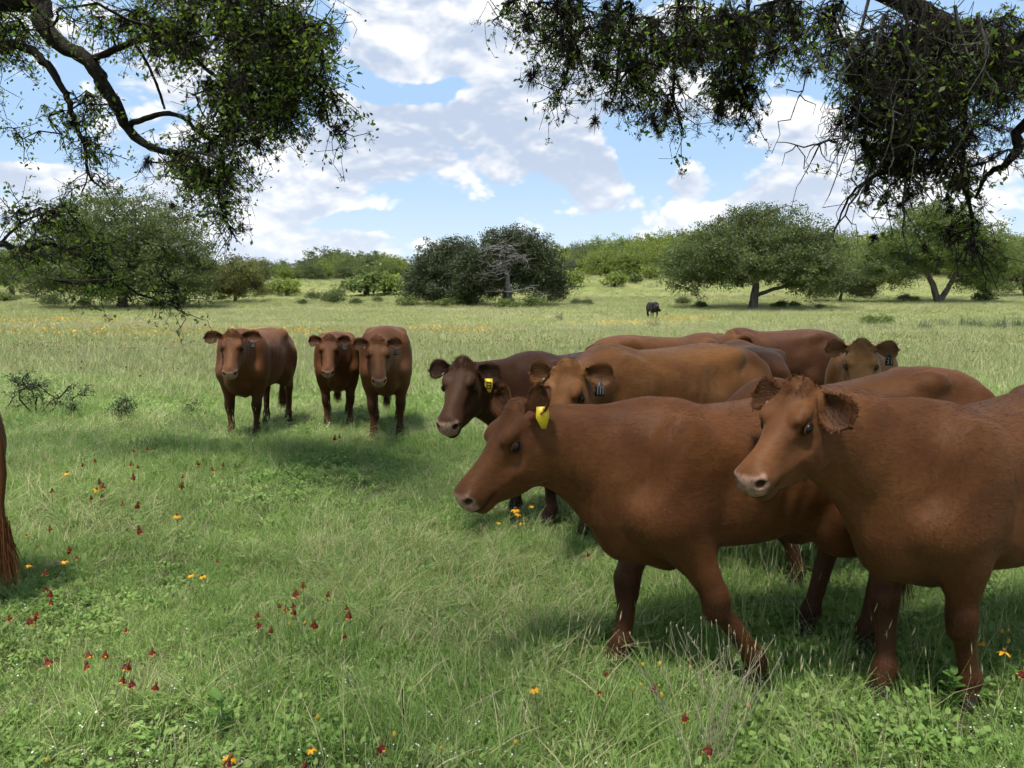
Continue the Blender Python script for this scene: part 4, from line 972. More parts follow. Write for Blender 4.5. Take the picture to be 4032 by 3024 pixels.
make_cow('sturdy chestnut cow with pale pink nose and no tag in its near ear', 'chestnut', (.098, .0340, .0106), (2.17, 3.36), R(201), .965, neck_k=.93, hipz=.045,
         poll=P(3162, 1545, 3.00), muzzle=P(2950, 1825, 2.80), feet={'fR': (.10, .12), 'fL': (-.16, .02)}, res=.014, head_res=.0062, fur=100000,
         ears=((.45, .45), (.0, .1)), earL=.155, group=GR, poll_hair=.8, nose_pale=1.15, head_scale=.91)
make_cow('tan cow with black ear tag looking out over the back of the walking cow', 'tan', TAN, (1.10, 5.62), R(208), 1.04,
         poll=P(2240, 1452, 4.82), muzzle=P(2165, 1715, 4.50), res=.018, head_res=.0085, fur=45000, tagc='b', tag_text='117', ears=((.0, .15), (-.05, .2)), group=GR, girth=1.05, poll_hair=.5)
make_cow('very dark brown cow with yellow numbered ear tag turning its face aside', 'dark', DARK, (.50, 6.15), R(224), .98,
         poll=P(1828, 1440, 5.42), muzzle=P(1772, 1596, 5.12), res=.018, head_res=.0085, fur=45000, tagc='y', tag_text='6', ears=((.10, .35), (.05, .1)), group=GR, feet={'fR': (.02, 0), 'fL': (-.06, 0)})
make_cow('red brown cow facing away, one ear showing above its neck', 'mid', MID, (1.75, 8.85), R(6), .99,
         poll=P(2880, 1322, 9.15), muzzle=P(2955, 1372, 9.52), res=.022, group=GR, clip=False)
make_cow('dark red cow standing broadside far back in the herd, head lowered', 'dark_red', DRED, (3.50, 10.25), R(181), 1.0,
         poll=P(2790, 1500, 9.9), muzzle=P(2740, 1620, 9.8), res=.022, group=GR, clip=False)
make_cow('brown cow seen from its rump between the tan cow and dark red cow', 'mid', MID, (2.26, 7.40), R(84), .97,
         poll=(2.45, 8.15, .9), muzzle=(2.5, 8.3, .45), res=.022, group=GR, clip=False)
make_cow('light tan cow with black ear tag facing straight out from the back of the bunch', 'light_tan', (.200, .086, .027), (3.30, 7.22), R(246), .97,
         poll=P(3392, 1366, 6.05), muzzle=P(3388, 1550, 5.70), res=.020, head_res=.010, tagc='b', tag_text='31', ears=((-.10, .05), (-.05, .05)), group=GR, fur=15000)
make_cow('brown cow with dark tail head, mostly hidden behind the chestnut cow', 'mid', MID, (1.98, 4.58), R(177), .93, hipz=.09,
         poll=(1.06, 4.60, .80), muzzle=(.86, 4.58, .34), res=.018, feet={'fL': (-.22, 0), 'fR': (-.30, 0)}, group=GR, clip=False, fur=25000)
make_cow('stocky red brown cow with black tag standing alone beside the small shrubs', 'mid', MID, (-3.33, 10.0), R(268), 1.01,
         poll=P(915, 1318, 8.92), muzzle=P(903, 1440, 8.58), res=.020, head_res=.010, tagc='b', tag_text='52', ears=((.02, .05), (.02, .05)), group=GR, girth=.93, earL=.205, fur=12000)
make_cow('slimmer red brown cow with black tag, shoulder against its larger neighbour', 'red', RED, (-2.45, 10.75), R(283), .95,
         poll=P(1297, 1334, 9.70), muzzle=P(1290, 1440, 9.38), res=.020, head_res=.010, tagc='b', tag_text='50', ears=((.04, .05), (.0, .05)), group=GR, fur=12000)
make_cow('larger red brown cow with black tag 551 facing out beside a slimmer cow', 'mid', MID, (-1.64, 9.98), R(279), 1.03,
         poll=P(1487, 1346, 8.95), muzzle=P(1492, 1468, 8.60), res=.020, head_res=.010, tagc='b', tag_text='551', ears=((.0, .05), (.0, .05)), group=GR, girth=.98, fur=12000)
by = 68.0; bxp = (2568 - 2016) / 3028 * by
make_cow('black horned bull standing alone far out in the sunny pasture', 'black', (.006, .006, .008), (bxp, by, tz(bxp, by)), R(281), 1.12,
         poll=P(2584, 1204, by - .9), muzzle=P(2600, 1217, by - .8), res=.03, horns=True, cat='bull', name='bull', clip=False, nose_pale=.2)
make_cow('cow standing tail end in, long tail with a pale switch hanging down', 'mid', MID, (-3.765, 4.16), R(176), 1.0,
         poll=(-4.6, 4.2, 1.3), muzzle=(-5.0, 4.2, .95), res=.018, group=GR, clip=False, fur=15000,
         tail_pts=[(-.82, 0, 1.22), (-.90, -.01, 1.19), (-.955, -.02, 1.08), (-.985, -.02, .92), (-.99, -.02, .76), (-.975, -.01, .60), (-.985, 0, .45)])
# ================================================================== grass
def grass_material(name, c1, c2, straw, trans=.3):
    mt, t, b = material(name)
    sp = t.node('ShaderNodeSeparateColor'); t.put(sp.inputs[0], t.attr('tint'))
    pos = t.node('ShaderNodeNewGeometry').outputs['Position']; rn = t.node('ShaderNodeObjectInfo').outputs['Random']
    n1_ = t.noise(pos, .6, 4, .6); n2_ = t.noise(pos, 2.6, 3, .6); n3 = t.noise(t.mapping(pos, (.05, .14, 1)), 1.0, 4, .6)
    f = t.m('ADD', t.m('MULTIPLY', sp.outputs[0], .55), t.m('ADD', t.m('MULTIPLY', rn, .25), t.m('MULTIPLY', t.ramp(n1_, .3, .7), .3)), clamp=True)
    col = t.mix(f, c1, c2)
    sepp = t.node('ShaderNodeSeparateXYZ'); t.put(sepp.inputs[0], pos)
    dry = t.m('ADD', t.m('MULTIPLY', t.ramp(n2_, .52, .74), .35), t.m('MULTIPLY', t.ramp(n3, .46, .66), t.ramp(sepp.outputs[1], 14, 45, 0, .7)))
    col = t.mix(t.m('MULTIPLY', dry, .8), col, straw)
    col = t.mix(sp.outputs[1], col, straw)
    t.put(b.inputs['Base Color'], col); b.inputs['Roughness'].default_value = .55; b.inputs['Specular IOR Level'].default_value = .25
    tr = t.node('ShaderNodeBsdfTranslucent'); t.put(tr.inputs[0], col); mx = t.node('ShaderNodeMixShader'); mx.inputs[0].default_value = trans
    t.put(mx.inputs[1], b.outputs[0]); t.put(mx.inputs[2], tr.outputs[0]); t.put(mt.node_tree.nodes['Material Output'].inputs[0], mx.outputs[0])
    return mt
M_GRASS = grass_material('grass', (.122, .240, .042), (.300, .425, .120), (.58, .52, .30))
M_FAR = grass_material('meadow_grass', (.175, .240, .066), (.330, .365, .145), (.50, .45, .27))
def blades_mesh(n, spread, h0, h1, wid, lean, straw_p=.1, seed=0, segs=3, seedhead=0.0):
    g = np.random.default_rng(seed); mb = MB(); cols = []
    for k in range(n):
        a = g.uniform(0, 6.283); r_ = spread * math.sqrt(g.random()); b0 = np.array([math.cos(a) * r_, math.sin(a) * r_, -.01])
        h = g.uniform(h0, h1); ln = lean * g.uniform(.2, 1.6); a2 = a + g.normal(0, 1.1); dirh = np.array([math.cos(a2), math.sin(a2), 0])
        t_ = np.linspace(0, 1, segs + 1); horiz = ln * h * t_**1.8; vert = h * (t_ - .28 * ln * t_**2.2)
        p = b0 + dirh * horiz[:, None] + np.array([0, 0, 1]) * np.maximum(vert, .004)[:, None] + np.cumsum(g.normal(0, .012 * h, (segs + 1, 3)), 0) * np.array([1, 1, .2])
        sdv = np.array([-dirh[1], dirh[0], 0]); sdv = norm(sdv + g.normal(0, .4, 3)); w = wid * g.uniform(.6, 1.3) * np.interp(t_, [0, .3, 1], [.8, 1, .15])
        V = np.stack([p - sdv * w[:, None] / 2, p + sdv * w[:, None] / 2], 1).reshape(-1, 3)
        Fq = [[2 * i, 2 * i + 1, 2 * i + 3, 2 * i + 2] for i in range(segs)]
        c = (g.random(), 1.0 if g.random() < straw_p else 0.0, 0); mb.add(V, Fq, c)
        if g.random() < seedhead:
            e = p[-1]; q = np.array([e, e + (.0022, 0, .02), e + (0, 0, .045), e + (-.0022, 0, .02)]); mb.add(q, [[0, 1, 2, 3]], (g.random(), .85, 0))
    return mb.mesh('grass_blades', False, 'tint')
def weed_mesh(n, spread, size, h, seed):
    g = np.random.default_rng(seed); mb = MB()
    for k in range(n):
        a = g.uniform(0, 6.283); r_ = spread * math.sqrt(g.random()); c = np.array([math.cos(a) * r_, math.sin(a) * r_, g.uniform(.3, 1) * h]); s_ = size * g.uniform(.6, 1.3)
        ax = norm(np.array([math.cos(a), math.sin(a), g.uniform(.0, .7)])); sd_ = norm(np.cross(ax, (0, 0, 1)) + g.normal(0, .2, 3)); u2 = np.cross(sd_, ax) * s_ * .1
        L = s_; w = s_ * .30
        V = [c, c + ax * L * .33 - sd_ * w - u2, c + ax * L * .33 + sd_ * w - u2, c + ax * L * .72 - sd_ * w * .85, c + ax * L * .72 + sd_ * w * .85, c + ax * L, c + ax * L * .33, c + ax * L * .72]
        mb.add(V, [[0, 2, 6, 1], [1, 6, 7, 3], [6, 2, 4, 7], [3, 7, 4, 5]], (g.uniform(.3, .9), 0, 0))
        st = np.array([(0, 0, 0), c * .5 + (0, 0, h * .1), c]); tv, tf = tube(st, [.0012, .0011, .001], 3); mb.add(tv, tf, (.3, 0, 0))
    return mb.mesh('weed_leaves', False, 'tint')
def scatter(name, label, meshes, mats, pts, scl, var, kindlabel=True):
    """one grass object: instances of a few tufts on scattered points (geometry nodes)"""
    coll = bpy.data.collections.new(name + '_tufts')
    for i, (me, m_) in enumerate(zip(meshes, mats)):
        if len(me.materials) == 0: me.materials.append(m_)
        coll.objects.link(bpy.data.objects.new('%s_tuft_%02d' % (name, i), me))
    n = len(pts); pm = bpy.data.meshes.new(name); pm.vertices.add(n); pm.vertices.foreach_set('co', np.asarray(pts, np.float32).ravel())
    a = pm.attributes.new('rot', 'FLOAT_VECTOR', 'POINT'); rt = np.stack([rng.normal(0, .18, n), rng.normal(0, .18, n), rng.uniform(0, 6.283, n)], 1).astype(np.float32); a.data.foreach_set('vector', rt.ravel())
    a = pm.attributes.new('scl', 'FLOAT', 'POINT'); a.data.foreach_set('value', np.asarray(scl, np.float32))
    a = pm.attributes.new('var', 'INT', 'POINT'); a.data.foreach_set('value', np.asarray(var, np.int32))
    o = bpy.data.objects.new(name, pm); COL.objects.link(o)
    ng = bpy.data.node_groups.new(name + '_scatter', 'GeometryNodeTree')
    ng.interface.new_socket('Geometry', in_out='INPUT', socket_type='NodeSocketGeometry'); ng.interface.new_socket('Geometry', in_out='OUTPUT', socket_type='NodeSocketGeometry')
    N = ng.nodes; gi = N.new('NodeGroupInput'); go = N.new('NodeGroupOutput'); iop = N.new('GeometryNodeInstanceOnPoints'); ci = N.new('GeometryNodeCollectionInfo'); m2p = N.new('GeometryNodeMeshToPoints')
    ci.inputs['Collection'].default_value = coll; ci.inputs['Separate Children'].default_value = True; ci.inputs['Reset Children'].default_value = True
    def na(nm, dt):
        q = N.new('GeometryNodeInputNamedAttribute'); q.data_type = dt; q.inputs[0].default_value = nm
        return next(s_ for s_ in q.outputs if s_.enabled and s_.name == 'Attribute')
    L = ng.links; L.new(gi.outputs[0], m2p.inputs[0]); L.new(m2p.outputs[0], iop.inputs['Points']); L.new(ci.outputs[0], iop.inputs['Instance'])
    iop.inputs['Pick Instance'].default_value = True; L.new(na('var', 'INT'), iop.inputs['Instance Index'])
    e2r = N.new('FunctionNodeEulerToRotation'); L.new(na('rot', 'FLOAT_VECTOR'), e2r.inputs[0]); L.new(e2r.outputs[0], iop.inputs['Rotation'])
    L.new(na('scl', 'FLOAT'), iop.inputs['Scale']); L.new(iop.outputs[0], go.inputs[0])
    md = o.modifiers.new('scatter', 'NODES'); md.node_group = ng
    tag(o, label, 'grass', kind='stuff'); return o
def wedge(n, y0, y1, k=.80, pad=.7):
    y = np.sqrt(rng.random(n * 3) * (y1**2 - y0**2) + y0**2); hw = k * y + pad; x = rng.uniform(-1, 1, len(y)) * (k * y1 + pad); ok = np.abs(x) < hw
    x, y = x[ok][:n], y[ok][:n]; return np.stack([x, y, terrain(x, y)], 1)
near_meshes = [blades_mesh(34, .07, .06, .17, .0042, .75, .06, 1), blades_mesh(30, .08, .05, .14, .0045, 1.1, .12, 2), blades_mesh(26, .09, .08, .22, .0036, .9, .10, 3), blades_mesh(16, .07, .08, .24, .0035, 1.25, .55, 4),
               weed_mesh(15, .07, .030, .06, 5), weed_mesh(11, .05, .042, .08, 6), blades_mesh(5, .05, .22, .36, .0028, .5, .6, 7, 4, .7), blades_mesh(30, .10, .04, .10, .0048, 1.3, .05, 8)]
nm_p = np.array([.20, .19, .19, .10, .11, .06, .05, .10])
pts = np.concatenate([wedge(12500, 2.0, 5.2), wedge(16000, 5.2, 9.5), wedge(16000, 9.5, 16.0)])
# tufts thin out over trodden bare patches
bare = np.sin(pts[:, 0] * 2.1 + 1.7 * np.sin(pts[:, 1] * 1.3)) * np.sin(pts[:, 1] * 1.7 + 1.1 * np.sin(pts[:, 0] * 1.9 + 2))
keep = (bare < .72) | (rng.random(len(pts)) < .35); pts = pts[keep]
d_ = pts[:, 1]; scl = np.interp(d_, [2, 5, 9, 16], [.72, .78, .95, 1.35]) * rng.uniform(.7, 1.35, len(pts))
hv_ = np.array(HOOVES)[:, :2]; cl_ = np.ones(len(pts))
for h_ in hv_:
    vd = -h_ / np.linalg.norm(h_); rel = pts[:, :2] - h_; al = rel @ vd; lat = np.abs(rel @ np.array([-vd[1], vd[0]])); cl_ = np.where((al > -.10) & (al < .24) & (lat < .10), .42, cl_)
scl = scl * cl_
var = rng.choice(8, len(pts), p=nm_p)
# patches: straw-rich, leafy and taller areas
pa = np.sin(pts[:, 0] * 1.3 + 1.1 * np.sin(pts[:, 1] * .9 + 1)) * np.sin(pts[:, 1] * 1.15 + .8 * np.sin(pts[:, 0] * 1.4)); pb = np.sin(pts[:, 0] * .8 - 2 + np.sin(pts[:, 1] * 1.1)) * np.sin(pts[:, 1] * .75 + 2.2)
q_ = rng.random(len(pts)); var = np.where((pa > .35) & (q_ < .42), 3, var); var = np.where((pa < -.4) & (q_ < .5), rng.choice([4, 5], len(pts)), var); var = np.where((pb > .4) & (q_ > .75), 2, var); var = np.where((pb > .45) & (q_ < .06), 6, var)
scl = scl * np.where(pb > .4, 1.2, np.where(pb < -.45, .78, 1.0))
scatter('grass', 'short tangled green pasture grass under and around the cattle', near_meshes, [M_GRASS] * 8, pts, scl, var)
far_meshes = [blades_mesh(60, .36, .09, .22, .011, .55, .18, 11, 2), blades_mesh(60, .38, .08, .18, .012, .7, .10, 12, 2), blades_mesh(50, .38, .13, .30, .009, .4, .45, 13, 2), blades_mesh(60, .42, .06, .14, .013, .8, .05, 14, 2)]
pts = np.concatenate([wedge(13000, 13.0, 26.0), wedge(14000, 24, 48), wedge(15000, 46, 110), wedge(9000, 105, 160)])
d_ = pts[:, 1]; scl = np.interp(d_, [13, 26, 48, 110, 160], [.9, 1.15, 1.4, 1.7, 2.2]) * rng.uniform(.7, 1.3, len(pts))
scatter('meadow_grass', 'tall sunlit meadow grass reaching back to the trees', far_meshes, [M_FAR] * 4, pts, scl, rng.choice(4, len(pts), p=[.34, .30, .16, .20]))
# ================================================================== flowers, shrubs, weeds
M_PETAL_R = plain('petal_red', (.115, .008, .008), .6, .2, scale=60); M_PETAL_Y = plain('petal_yellow', (.62, .30, .012), .6, .2, scale=60)
M_CONE = plain('flower_cone', (.16, .085, .03), .8, .1, scale=150); M_BUD = plain('flower_bud', (.42, .30, .05), .8, .1, scale=150); M_STEM = plain('flower_stem', (.10, .15, .05), .7, .2)
def petal_mesh(two):
    """drooping petal, dark red with a yellow rim (two) or plain"""
    V = []; n = 6
    for i in range(n):
        t_ = i / (n - 1); w = .0062 * math.sin(math.pi * (.18 + .72 * t_)) ; x = .004 + .010 * math.sin(t_ * 1.25); z = -.019 * t_**1.25
        V += [(x, -w, z), (x + .0015, 0, z), (x, w, z)]
    Fq = []; mi = []
    for i in range(n - 1):
        for j in (0, 1): Fq.append([3*i+j, 3*i+j+1, 3*i+3+j+1, 3*i+3+j]); mi.append(1 if i >= (n - 2 if two else 99) else 0)
    me = np_mesh('petal', np.array(V), np.array(Fq)); me.polygons.foreach_set('material_index', np.array(mi, np.int32)); return me
PET_R = petal_mesh(True); PET_R.materials.append(M_PETAL_R); PET_R.materials.append(M_PETAL_Y)
PET_Y = petal_mesh(False); PET_Y.materials.append(M_PETAL_Y)
def ellip_mesh(nm, rx, rz, mat):
    V = []; n, m_ = 7, 8
    for i in range(n + 1):
        for j in range(m_): a, b_ = math.pi * i / n, 2 * math.pi * j / m_; V.append((rx * math.sin(a) * math.cos(b_), rx * math.sin(a) * math.sin(b_), rz * math.cos(a)))
    Fq = [[i*m_+j, (i+1)*m_+j, (i+1)*m_+(j+1) % m_, i*m_+(j+1) % m_] for i in range(n) for j in range(m_)]
    me = np_mesh(nm, np.array(V), np.array(Fq)); me.materials.append(mat); return me
CONE = ellip_mesh('cone', .0062, .0125, M_CONE); BUD = ellip_mesh('cone', .0065, .010, M_BUD); CONE_Y = ellip_mesh('cone', .007, .007, M_CONE)
STEMS = []
for k in range(3):
    tv, tf = tube([(.05 * (k - 1), .02 * k, -.3), (.03 * (k - 1), .01, -.2), (.01 * (k - 1), 0, -.1), (0, 0, 0)], [.0016, .0014, .0012, .0011], 4); me = np_mesh('stem', tv, tf); me.materials.append(M_STEM); STEMS.append(me)
GF = 'wildflowers scattered in the near grass'
FL = {'r': 'wildflower with drooping dark red petals edged in yellow', 'y': 'wildflower with golden yellow petals and a dark centre', 'b': 'wildflower bud, a bare mustard cone without petals'}
def fplace(px, py):
    if py < 1800 and px > 1200: return 'by the two facing cows'
    if py < 2000 and px < 1000: return 'out towards the lone cow'
    if px < 380 and py < 2460: return 'near the hanging tail and stone'
    if 940 < px < 1460 and 2280 < py < 2530: return 'around the leaning brown stem'
    if px > 3800: return 'beside the chestnut cow'
    if 1850 < px < 2400 and py < 2250: return 'below the walking cow muzzle'
    if px > 2200: return 'around the dead pale weed'
    if py > 2880: return 'near the dark dead stalk'
    return 'in open grass'
def flower(px, py, kind, h=None):
    h = h if h is not None else rng.uniform(.17, .28); d = ray(px, py); t_ = (h - CAM_H) / d[2]; p = d * t_; x, y = p[0], p[1]
    sc = h / .30; big = rng.uniform(.7, 1.25) * (1.35 if y > 5 else 1.0)
    root = empty('wildflower', (x, y, 0), rng.uniform(0, 6.28)); tag(root, FL[kind] + ', ' + fplace(px, py), 'flower', GF)
    root.rotation_euler = (rng.normal(0, .14), rng.normal(0, .14), rng.uniform(0, 6.28)); o = bpy.data.objects.new('stem', STEMS[rng.integers(3)]); COL.objects.link(o); o.parent = root; o.location = (0, 0, h); o.scale = (sc, sc, sc)
    c = bpy.data.objects.new('cone', {'r': CONE, 'y': CONE_Y, 'b': BUD}[kind]); COL.objects.link(c); c.parent = root; c.location = (0, 0, h + .008 * big); c.scale = (big,) * 3
    if kind != 'b':
        n = int(rng.integers(5, 8))
        for k in range(n):
            q = bpy.data.objects.new('petal', PET_R if kind == 'r' else PET_Y); COL.objects.link(q); q.parent = root; q.location = (0, 0, h); q.scale = (big,) * 3
            q.rotation_euler = (0, -.55 if kind == 'y' else rng.normal(-.1, .28), 6.283 * k / n + rng.normal(0, .15))
S1 = 1500 / 2212
Z1 = [(142, 488, 'y'), (205, 488, 'y'), (372, 444, 'y'), (265, 515, 'r'), (1225, 525, 'y'), (1145, 525, 'y'), (1272, 455, 'r'), (8, 672, 'y'), (290, 590, 'r'), (283, 630, 'r'), (298, 668, 'r'), (225, 752, 'r'), (238, 790, 'r'), (75, 775, 'r'), (155, 775, 'r'), (410, 985, 'r'),
      (550, 1030, 'r'), (580, 1000, 'r'), (610, 1010, 'r'), (560, 1090, 'r'), (677, 870, 'r'), (860, 985, 'r'), (697, 1130, 'r'), (770, 1118, 'r'), (833, 1155, 'r'), (1743, 598, 'r'), (1712, 653, 'r'), (1752, 690, 'r'), (1745, 733, 'r'), (1690, 748, 'r'), (1595, 727, 'r'), (1475, 775, 'r'),
      (1512, 798, 'r'), (1548, 860, 'r'), (1680, 820, 'b'), (1865, 663, 'r'), (1970, 748, 'r'), (1868, 800, 'r'), (2020, 780, 'r'), (2082, 716, 'r'), (2003, 893, 'r'), (1190, 1590, 'r'), (1220, 1583, 'y'), (1128, 1630, 'b'), (1380, 1640, 'b'), (1700, 1585, 'r'), (1865, 1550, 'y'),
      (1570, 1600, 'b'), (280, 1610, 'b'), (565, 15, 'r'), (628, 18, 'r'), (540, 90, 'r'), (575, 65, 'r'), (300, 45, 'r'), (1020, 185, 'y'), (765, 128, 'r'), (700, 125, 'r'), (837, 268, 'r'), (240, 295, 'y'), (275, 268, 'r'), (410, 398, 'r'), (465, 370, 'r'), (470, 437, 'r'), (1025, 15, 'r'), (530, 15, 'y'), (60, 445, 'y'), (1885, 1335, 'b'), (1775, 830, 'b')]
for a, b_, k in Z1: flower(a * S1, 1900 + b_ * S1, k)
for a, b_, k in [(1365, 490, 'r'), (1315, 600, 'r'), (1605, 570, 'r'), (1735, 755, 'r'), (1910, 935, 'r'), (1245, 615, 'b'), (1445, 585, 'b'), (1535, 540, 'b'), (1600, 478, 'b'), (1618, 490, 'b'), (985, 590, 'y'), (15, 965, 'r'), (85, 930, 'b'), (935, 1050, 'y'), (2025, 660, 'b'), (1785, 430, 'b'), (1810, 490, 'b'), (1640, 575, 'b'), (1680, 685, 'b'), (720, 875, 'b'), (360, 970, 'b')]:
    flower(1500 + a * S1, 2300 + b_ * S1, k)
for a, b_, k in [(2030, 2000, 'y'), (2090, 1990, 'y'), (1935, 2055, 'y'), (2060, 2060, 'y'), (2010, 2015, 'y'), (3905, 2545, 'y'), (3940, 2580, 'y'), (3970, 2625, 'r'), (4025, 2600, 'y'), (3938, 2490, 'b'), (3955, 2530, 'b'), (3990, 2500, 'b'), (2356, 2180, 'r'), (800, 1823, 'r'), (398, 1890, 'r'), (521, 1876, 'r'), (579, 1765, 'r'), (528, 1775, 'r'), (380, 1812, 'r'), (343, 1826, 'r'), (526, 1821, 'r'), (543, 1837, 'r'), (256, 1865, 'y'), (724, 1874, 'r'), (864, 1830, 'r'), (846, 1845, 'r'), (1310, 1725, 'r'), (1340, 1720, 'r')]:
    flower(a, b_, k)
# far sheets of flowers, past counting
def depth_at(px, py):
    Y = 1.7 * FPX / max(8.0, py - 1185)
    for _ in range(6): Y = .5 * Y + .5 * (CAM_H - float(terrain((px - PW / 2) / FPX * Y, Y)) - .3) * FPX / max(6.0, py - 1185)
    return Y
def speckle(name, label, spots, size, mat, hz):
    V = []
    for px, py, dx, dy, n in spots:
        for k in range(n):
            x, y = px + rng.normal(0, dx), py + rng.normal(0, dy); Y = depth_at(x, y); X = (x - PW / 2) / FPX * Y
            c = np.array([X, Y, float(terrain(X, Y)) + rng.uniform(*hz)]); a = norm(rng.normal(size=3)) * size * rng.uniform(.6, 1.3); b_ = np.cross(a, norm(rng.normal(size=3)))
            V += [c - a, c - b_, c + a, c + b_]
    V = np.array(V); o = obj(name, np_mesh(name, V, np.arange(len(V)).reshape(-1, 4), False), mat); tag(o, label, 'flowers', kind='stuff')
M_FAR_Y = plain('far_yellow', (.60, .38, .06), .8, .1); M_FAR_R = plain('far_red', (.17, .05, .022), .8, .1)
speckle('yellow_flowers', 'sheets of yellow orange flowers spread across the sunlit meadow', [(280, 1252, 170, 5, 700), (450, 1292, 420, 12, 1300), (1150, 1292, 160, 6, 800), (1780, 1288, 130, 6, 900), (2450, 1262, 120, 4, 350), (2690, 1247, 60, 4, 350), (60, 1262, 60, 8, 250), (2480, 1165, 120, 14, 300), (3300, 1180, 90, 5, 150)], .046, M_FAR_Y, (.12, .32))
speckle('rusty_flowers', 'rust red seed heads and flowers dotted through the meadow', [(500, 1350, 350, 12, 520), (2150, 1330, 330, 14, 650), (1350, 1345, 300, 12, 250), (3750, 1335, 260, 22, 500), (3200, 1300, 250, 12, 200), (480, 1450, 180, 14, 25), (150, 1355, 120, 12, 150)], .024, M_FAR_R, (.18, .36))
# small dark thorny shrubs near the facing cows
LF_SHRUB = leaf_material('leaf_shrub', (.018, .032, .016), (.05, .075, .038), .2)
def thorn_shrub(px, py, stems, label, dens=1.0):
    g0 = ground_hit(px, py); root = empty('shrub', tuple(g0)); tag(root, label, 'shrub'); s_ = g0[1] / FPX; mb = MB(); LV = []
    for path in stems:
        pts = [np.array([(x - px) * s_, rng.normal(0, .08) * (i > 0), (py - y) * s_ - (.05 if i == 0 else 0)]) for i, (x, y) in enumerate(path)]
        q = np.concatenate([wiggle(a, b_, 5, .25)[:-1] for a, b_ in zip(pts, pts[1:])] + [[pts[-1]]]); mb.add(*tube(q, np.linspace(.014, .004, len(q)), 5))
        for k in range(int(26 * dens)):
            i = rng.integers(len(q) // 3, len(q)); e = q[i] + rng.normal(size=3) * np.array([.07, .07, .05]); mb.add(*tube(wiggle(q[i], e, 4, .3), [.004, .003, .002, .0015], 3))
            LV.append(e + rng.normal(size=(16, 3)) * .022)
    obj('stem', mb.mesh('stem'), B_DARK, root); lv = np.concatenate(LV); V, Fq, tt = leaf_quads(lv, rng.uniform(.014, .03, len(lv)), .6, rng.random(len(lv)))
    me = np_mesh('foliage', V, Fq, False); add_color(me, 'tint', np.repeat(tt[:, None], 3, 1)); tag(obj('foliage', me, LF_SHRUB, root), kind='stuff')
thorn_shrub(155, 1645, [[(155, 1645), (150, 1560), (110, 1500), (100, 1455)], [(155, 1645), (160, 1560), (165, 1490)], [(160, 1645), (200, 1580), (270, 1525), (305, 1520)], [(150, 1645), (120, 1520), (70, 1490)], [(170, 1645), (210, 1560), (180, 1510)]], 'straggly dark thorny shrub near the lone cow, several bare stems')
thorn_shrub(250, 1650, [[(250, 1650), (300, 1610), (330, 1560), (365, 1525)], [(255, 1650), (300, 1615), (320, 1590)]], 'low dark shrub branch slanting up beside the straggly thorny shrub', .8)
thorn_shrub(495, 1660, [[(495, 1660), (485, 1620), (505, 1580)], [(495, 1660), (470, 1620), (465, 1595)], [(495, 1660), (510, 1610), (515, 1575)]], 'small compact dark thorny shrub alone in the grass', 1.0)
thorn_shrub(40, 1630, [[(40, 1630), (55, 1570), (60, 1545)], [(42, 1630), (100, 1590), (110, 1565)]], 'thin dark twiggy seedling next to the straggly thorny shrub', .6)
thorn_shrub(755, 1640, [[(755, 1640), (760, 1610), (752, 1585)]], 'tiny dark sapling beside the lone cow', .5)
# far clumps
GC = 'grey green bunch grass clumps out in the meadow'
cl_me = blades_mesh(130, .35, .45, 1.0, .022, .45, .05, 31, 3); M_BUNCH = grass_material('bunch_grass', (.075, .105, .055), (.15, .18, .10), (.25, .25, .15)); cl_me.materials.append(M_BUNCH)
for px, py in [(3640, 1305), (3715, 1295), (3800, 1298), (3850, 1300), (3935, 1302), (2575, 1300), (2200, 1262), (4010, 1300)]:
    h_ = ground_hit(px, py); o = bpy.data.objects.new('grass_clump', cl_me); COL.objects.link(o); o.location = tuple(h_); sc = rng.uniform(.75, 1.05); o.scale = (sc, sc, sc); o.rotation_euler = (0, 0, rng.uniform(0, 6))
    tag(o, 'tall grey green bunch grass clump standing in the meadow', 'grass clump', GC)
def fern_bush():
    g0 = ground_hit(3455, 1285); root = empty('fern_bush', tuple(g0)); tag(root, 'feathery bright green bush spreading low in the meadow beside the grey clumps', 'bush')
    p, tint, _ = crown_points([(0, 0, .45, 1.05, .6, .38), (-.5, 0, .35, .6, .5, .3), (.5, 0, .35, .6, .5, .3)], 90, 26, .2, .3); p[:, 2] = np.maximum(p[:, 2], .02)
    V, Fq, tt = leaf_quads(p, rng.uniform(.06, .15, len(p)), .4, tint); me = np_mesh('foliage', V, Fq, False); add_color(me, 'tint', np.repeat(tt[:, None], 3, 1)); tag(obj('foliage', me, LF_MID, root), kind='stuff')
    mb = MB()
    for k in range(14): a = rng.uniform(0, 6.28); mb.add(*tube(wiggle((0, 0, 0), (math.cos(a) * .8, math.sin(a) * .4, rng.uniform(.3, .75)), 5, .1), np.linspace(.015, .005, 5), 4))
    obj('stem', mb.mesh('stem'), B_GREY, root)
fern_bush()
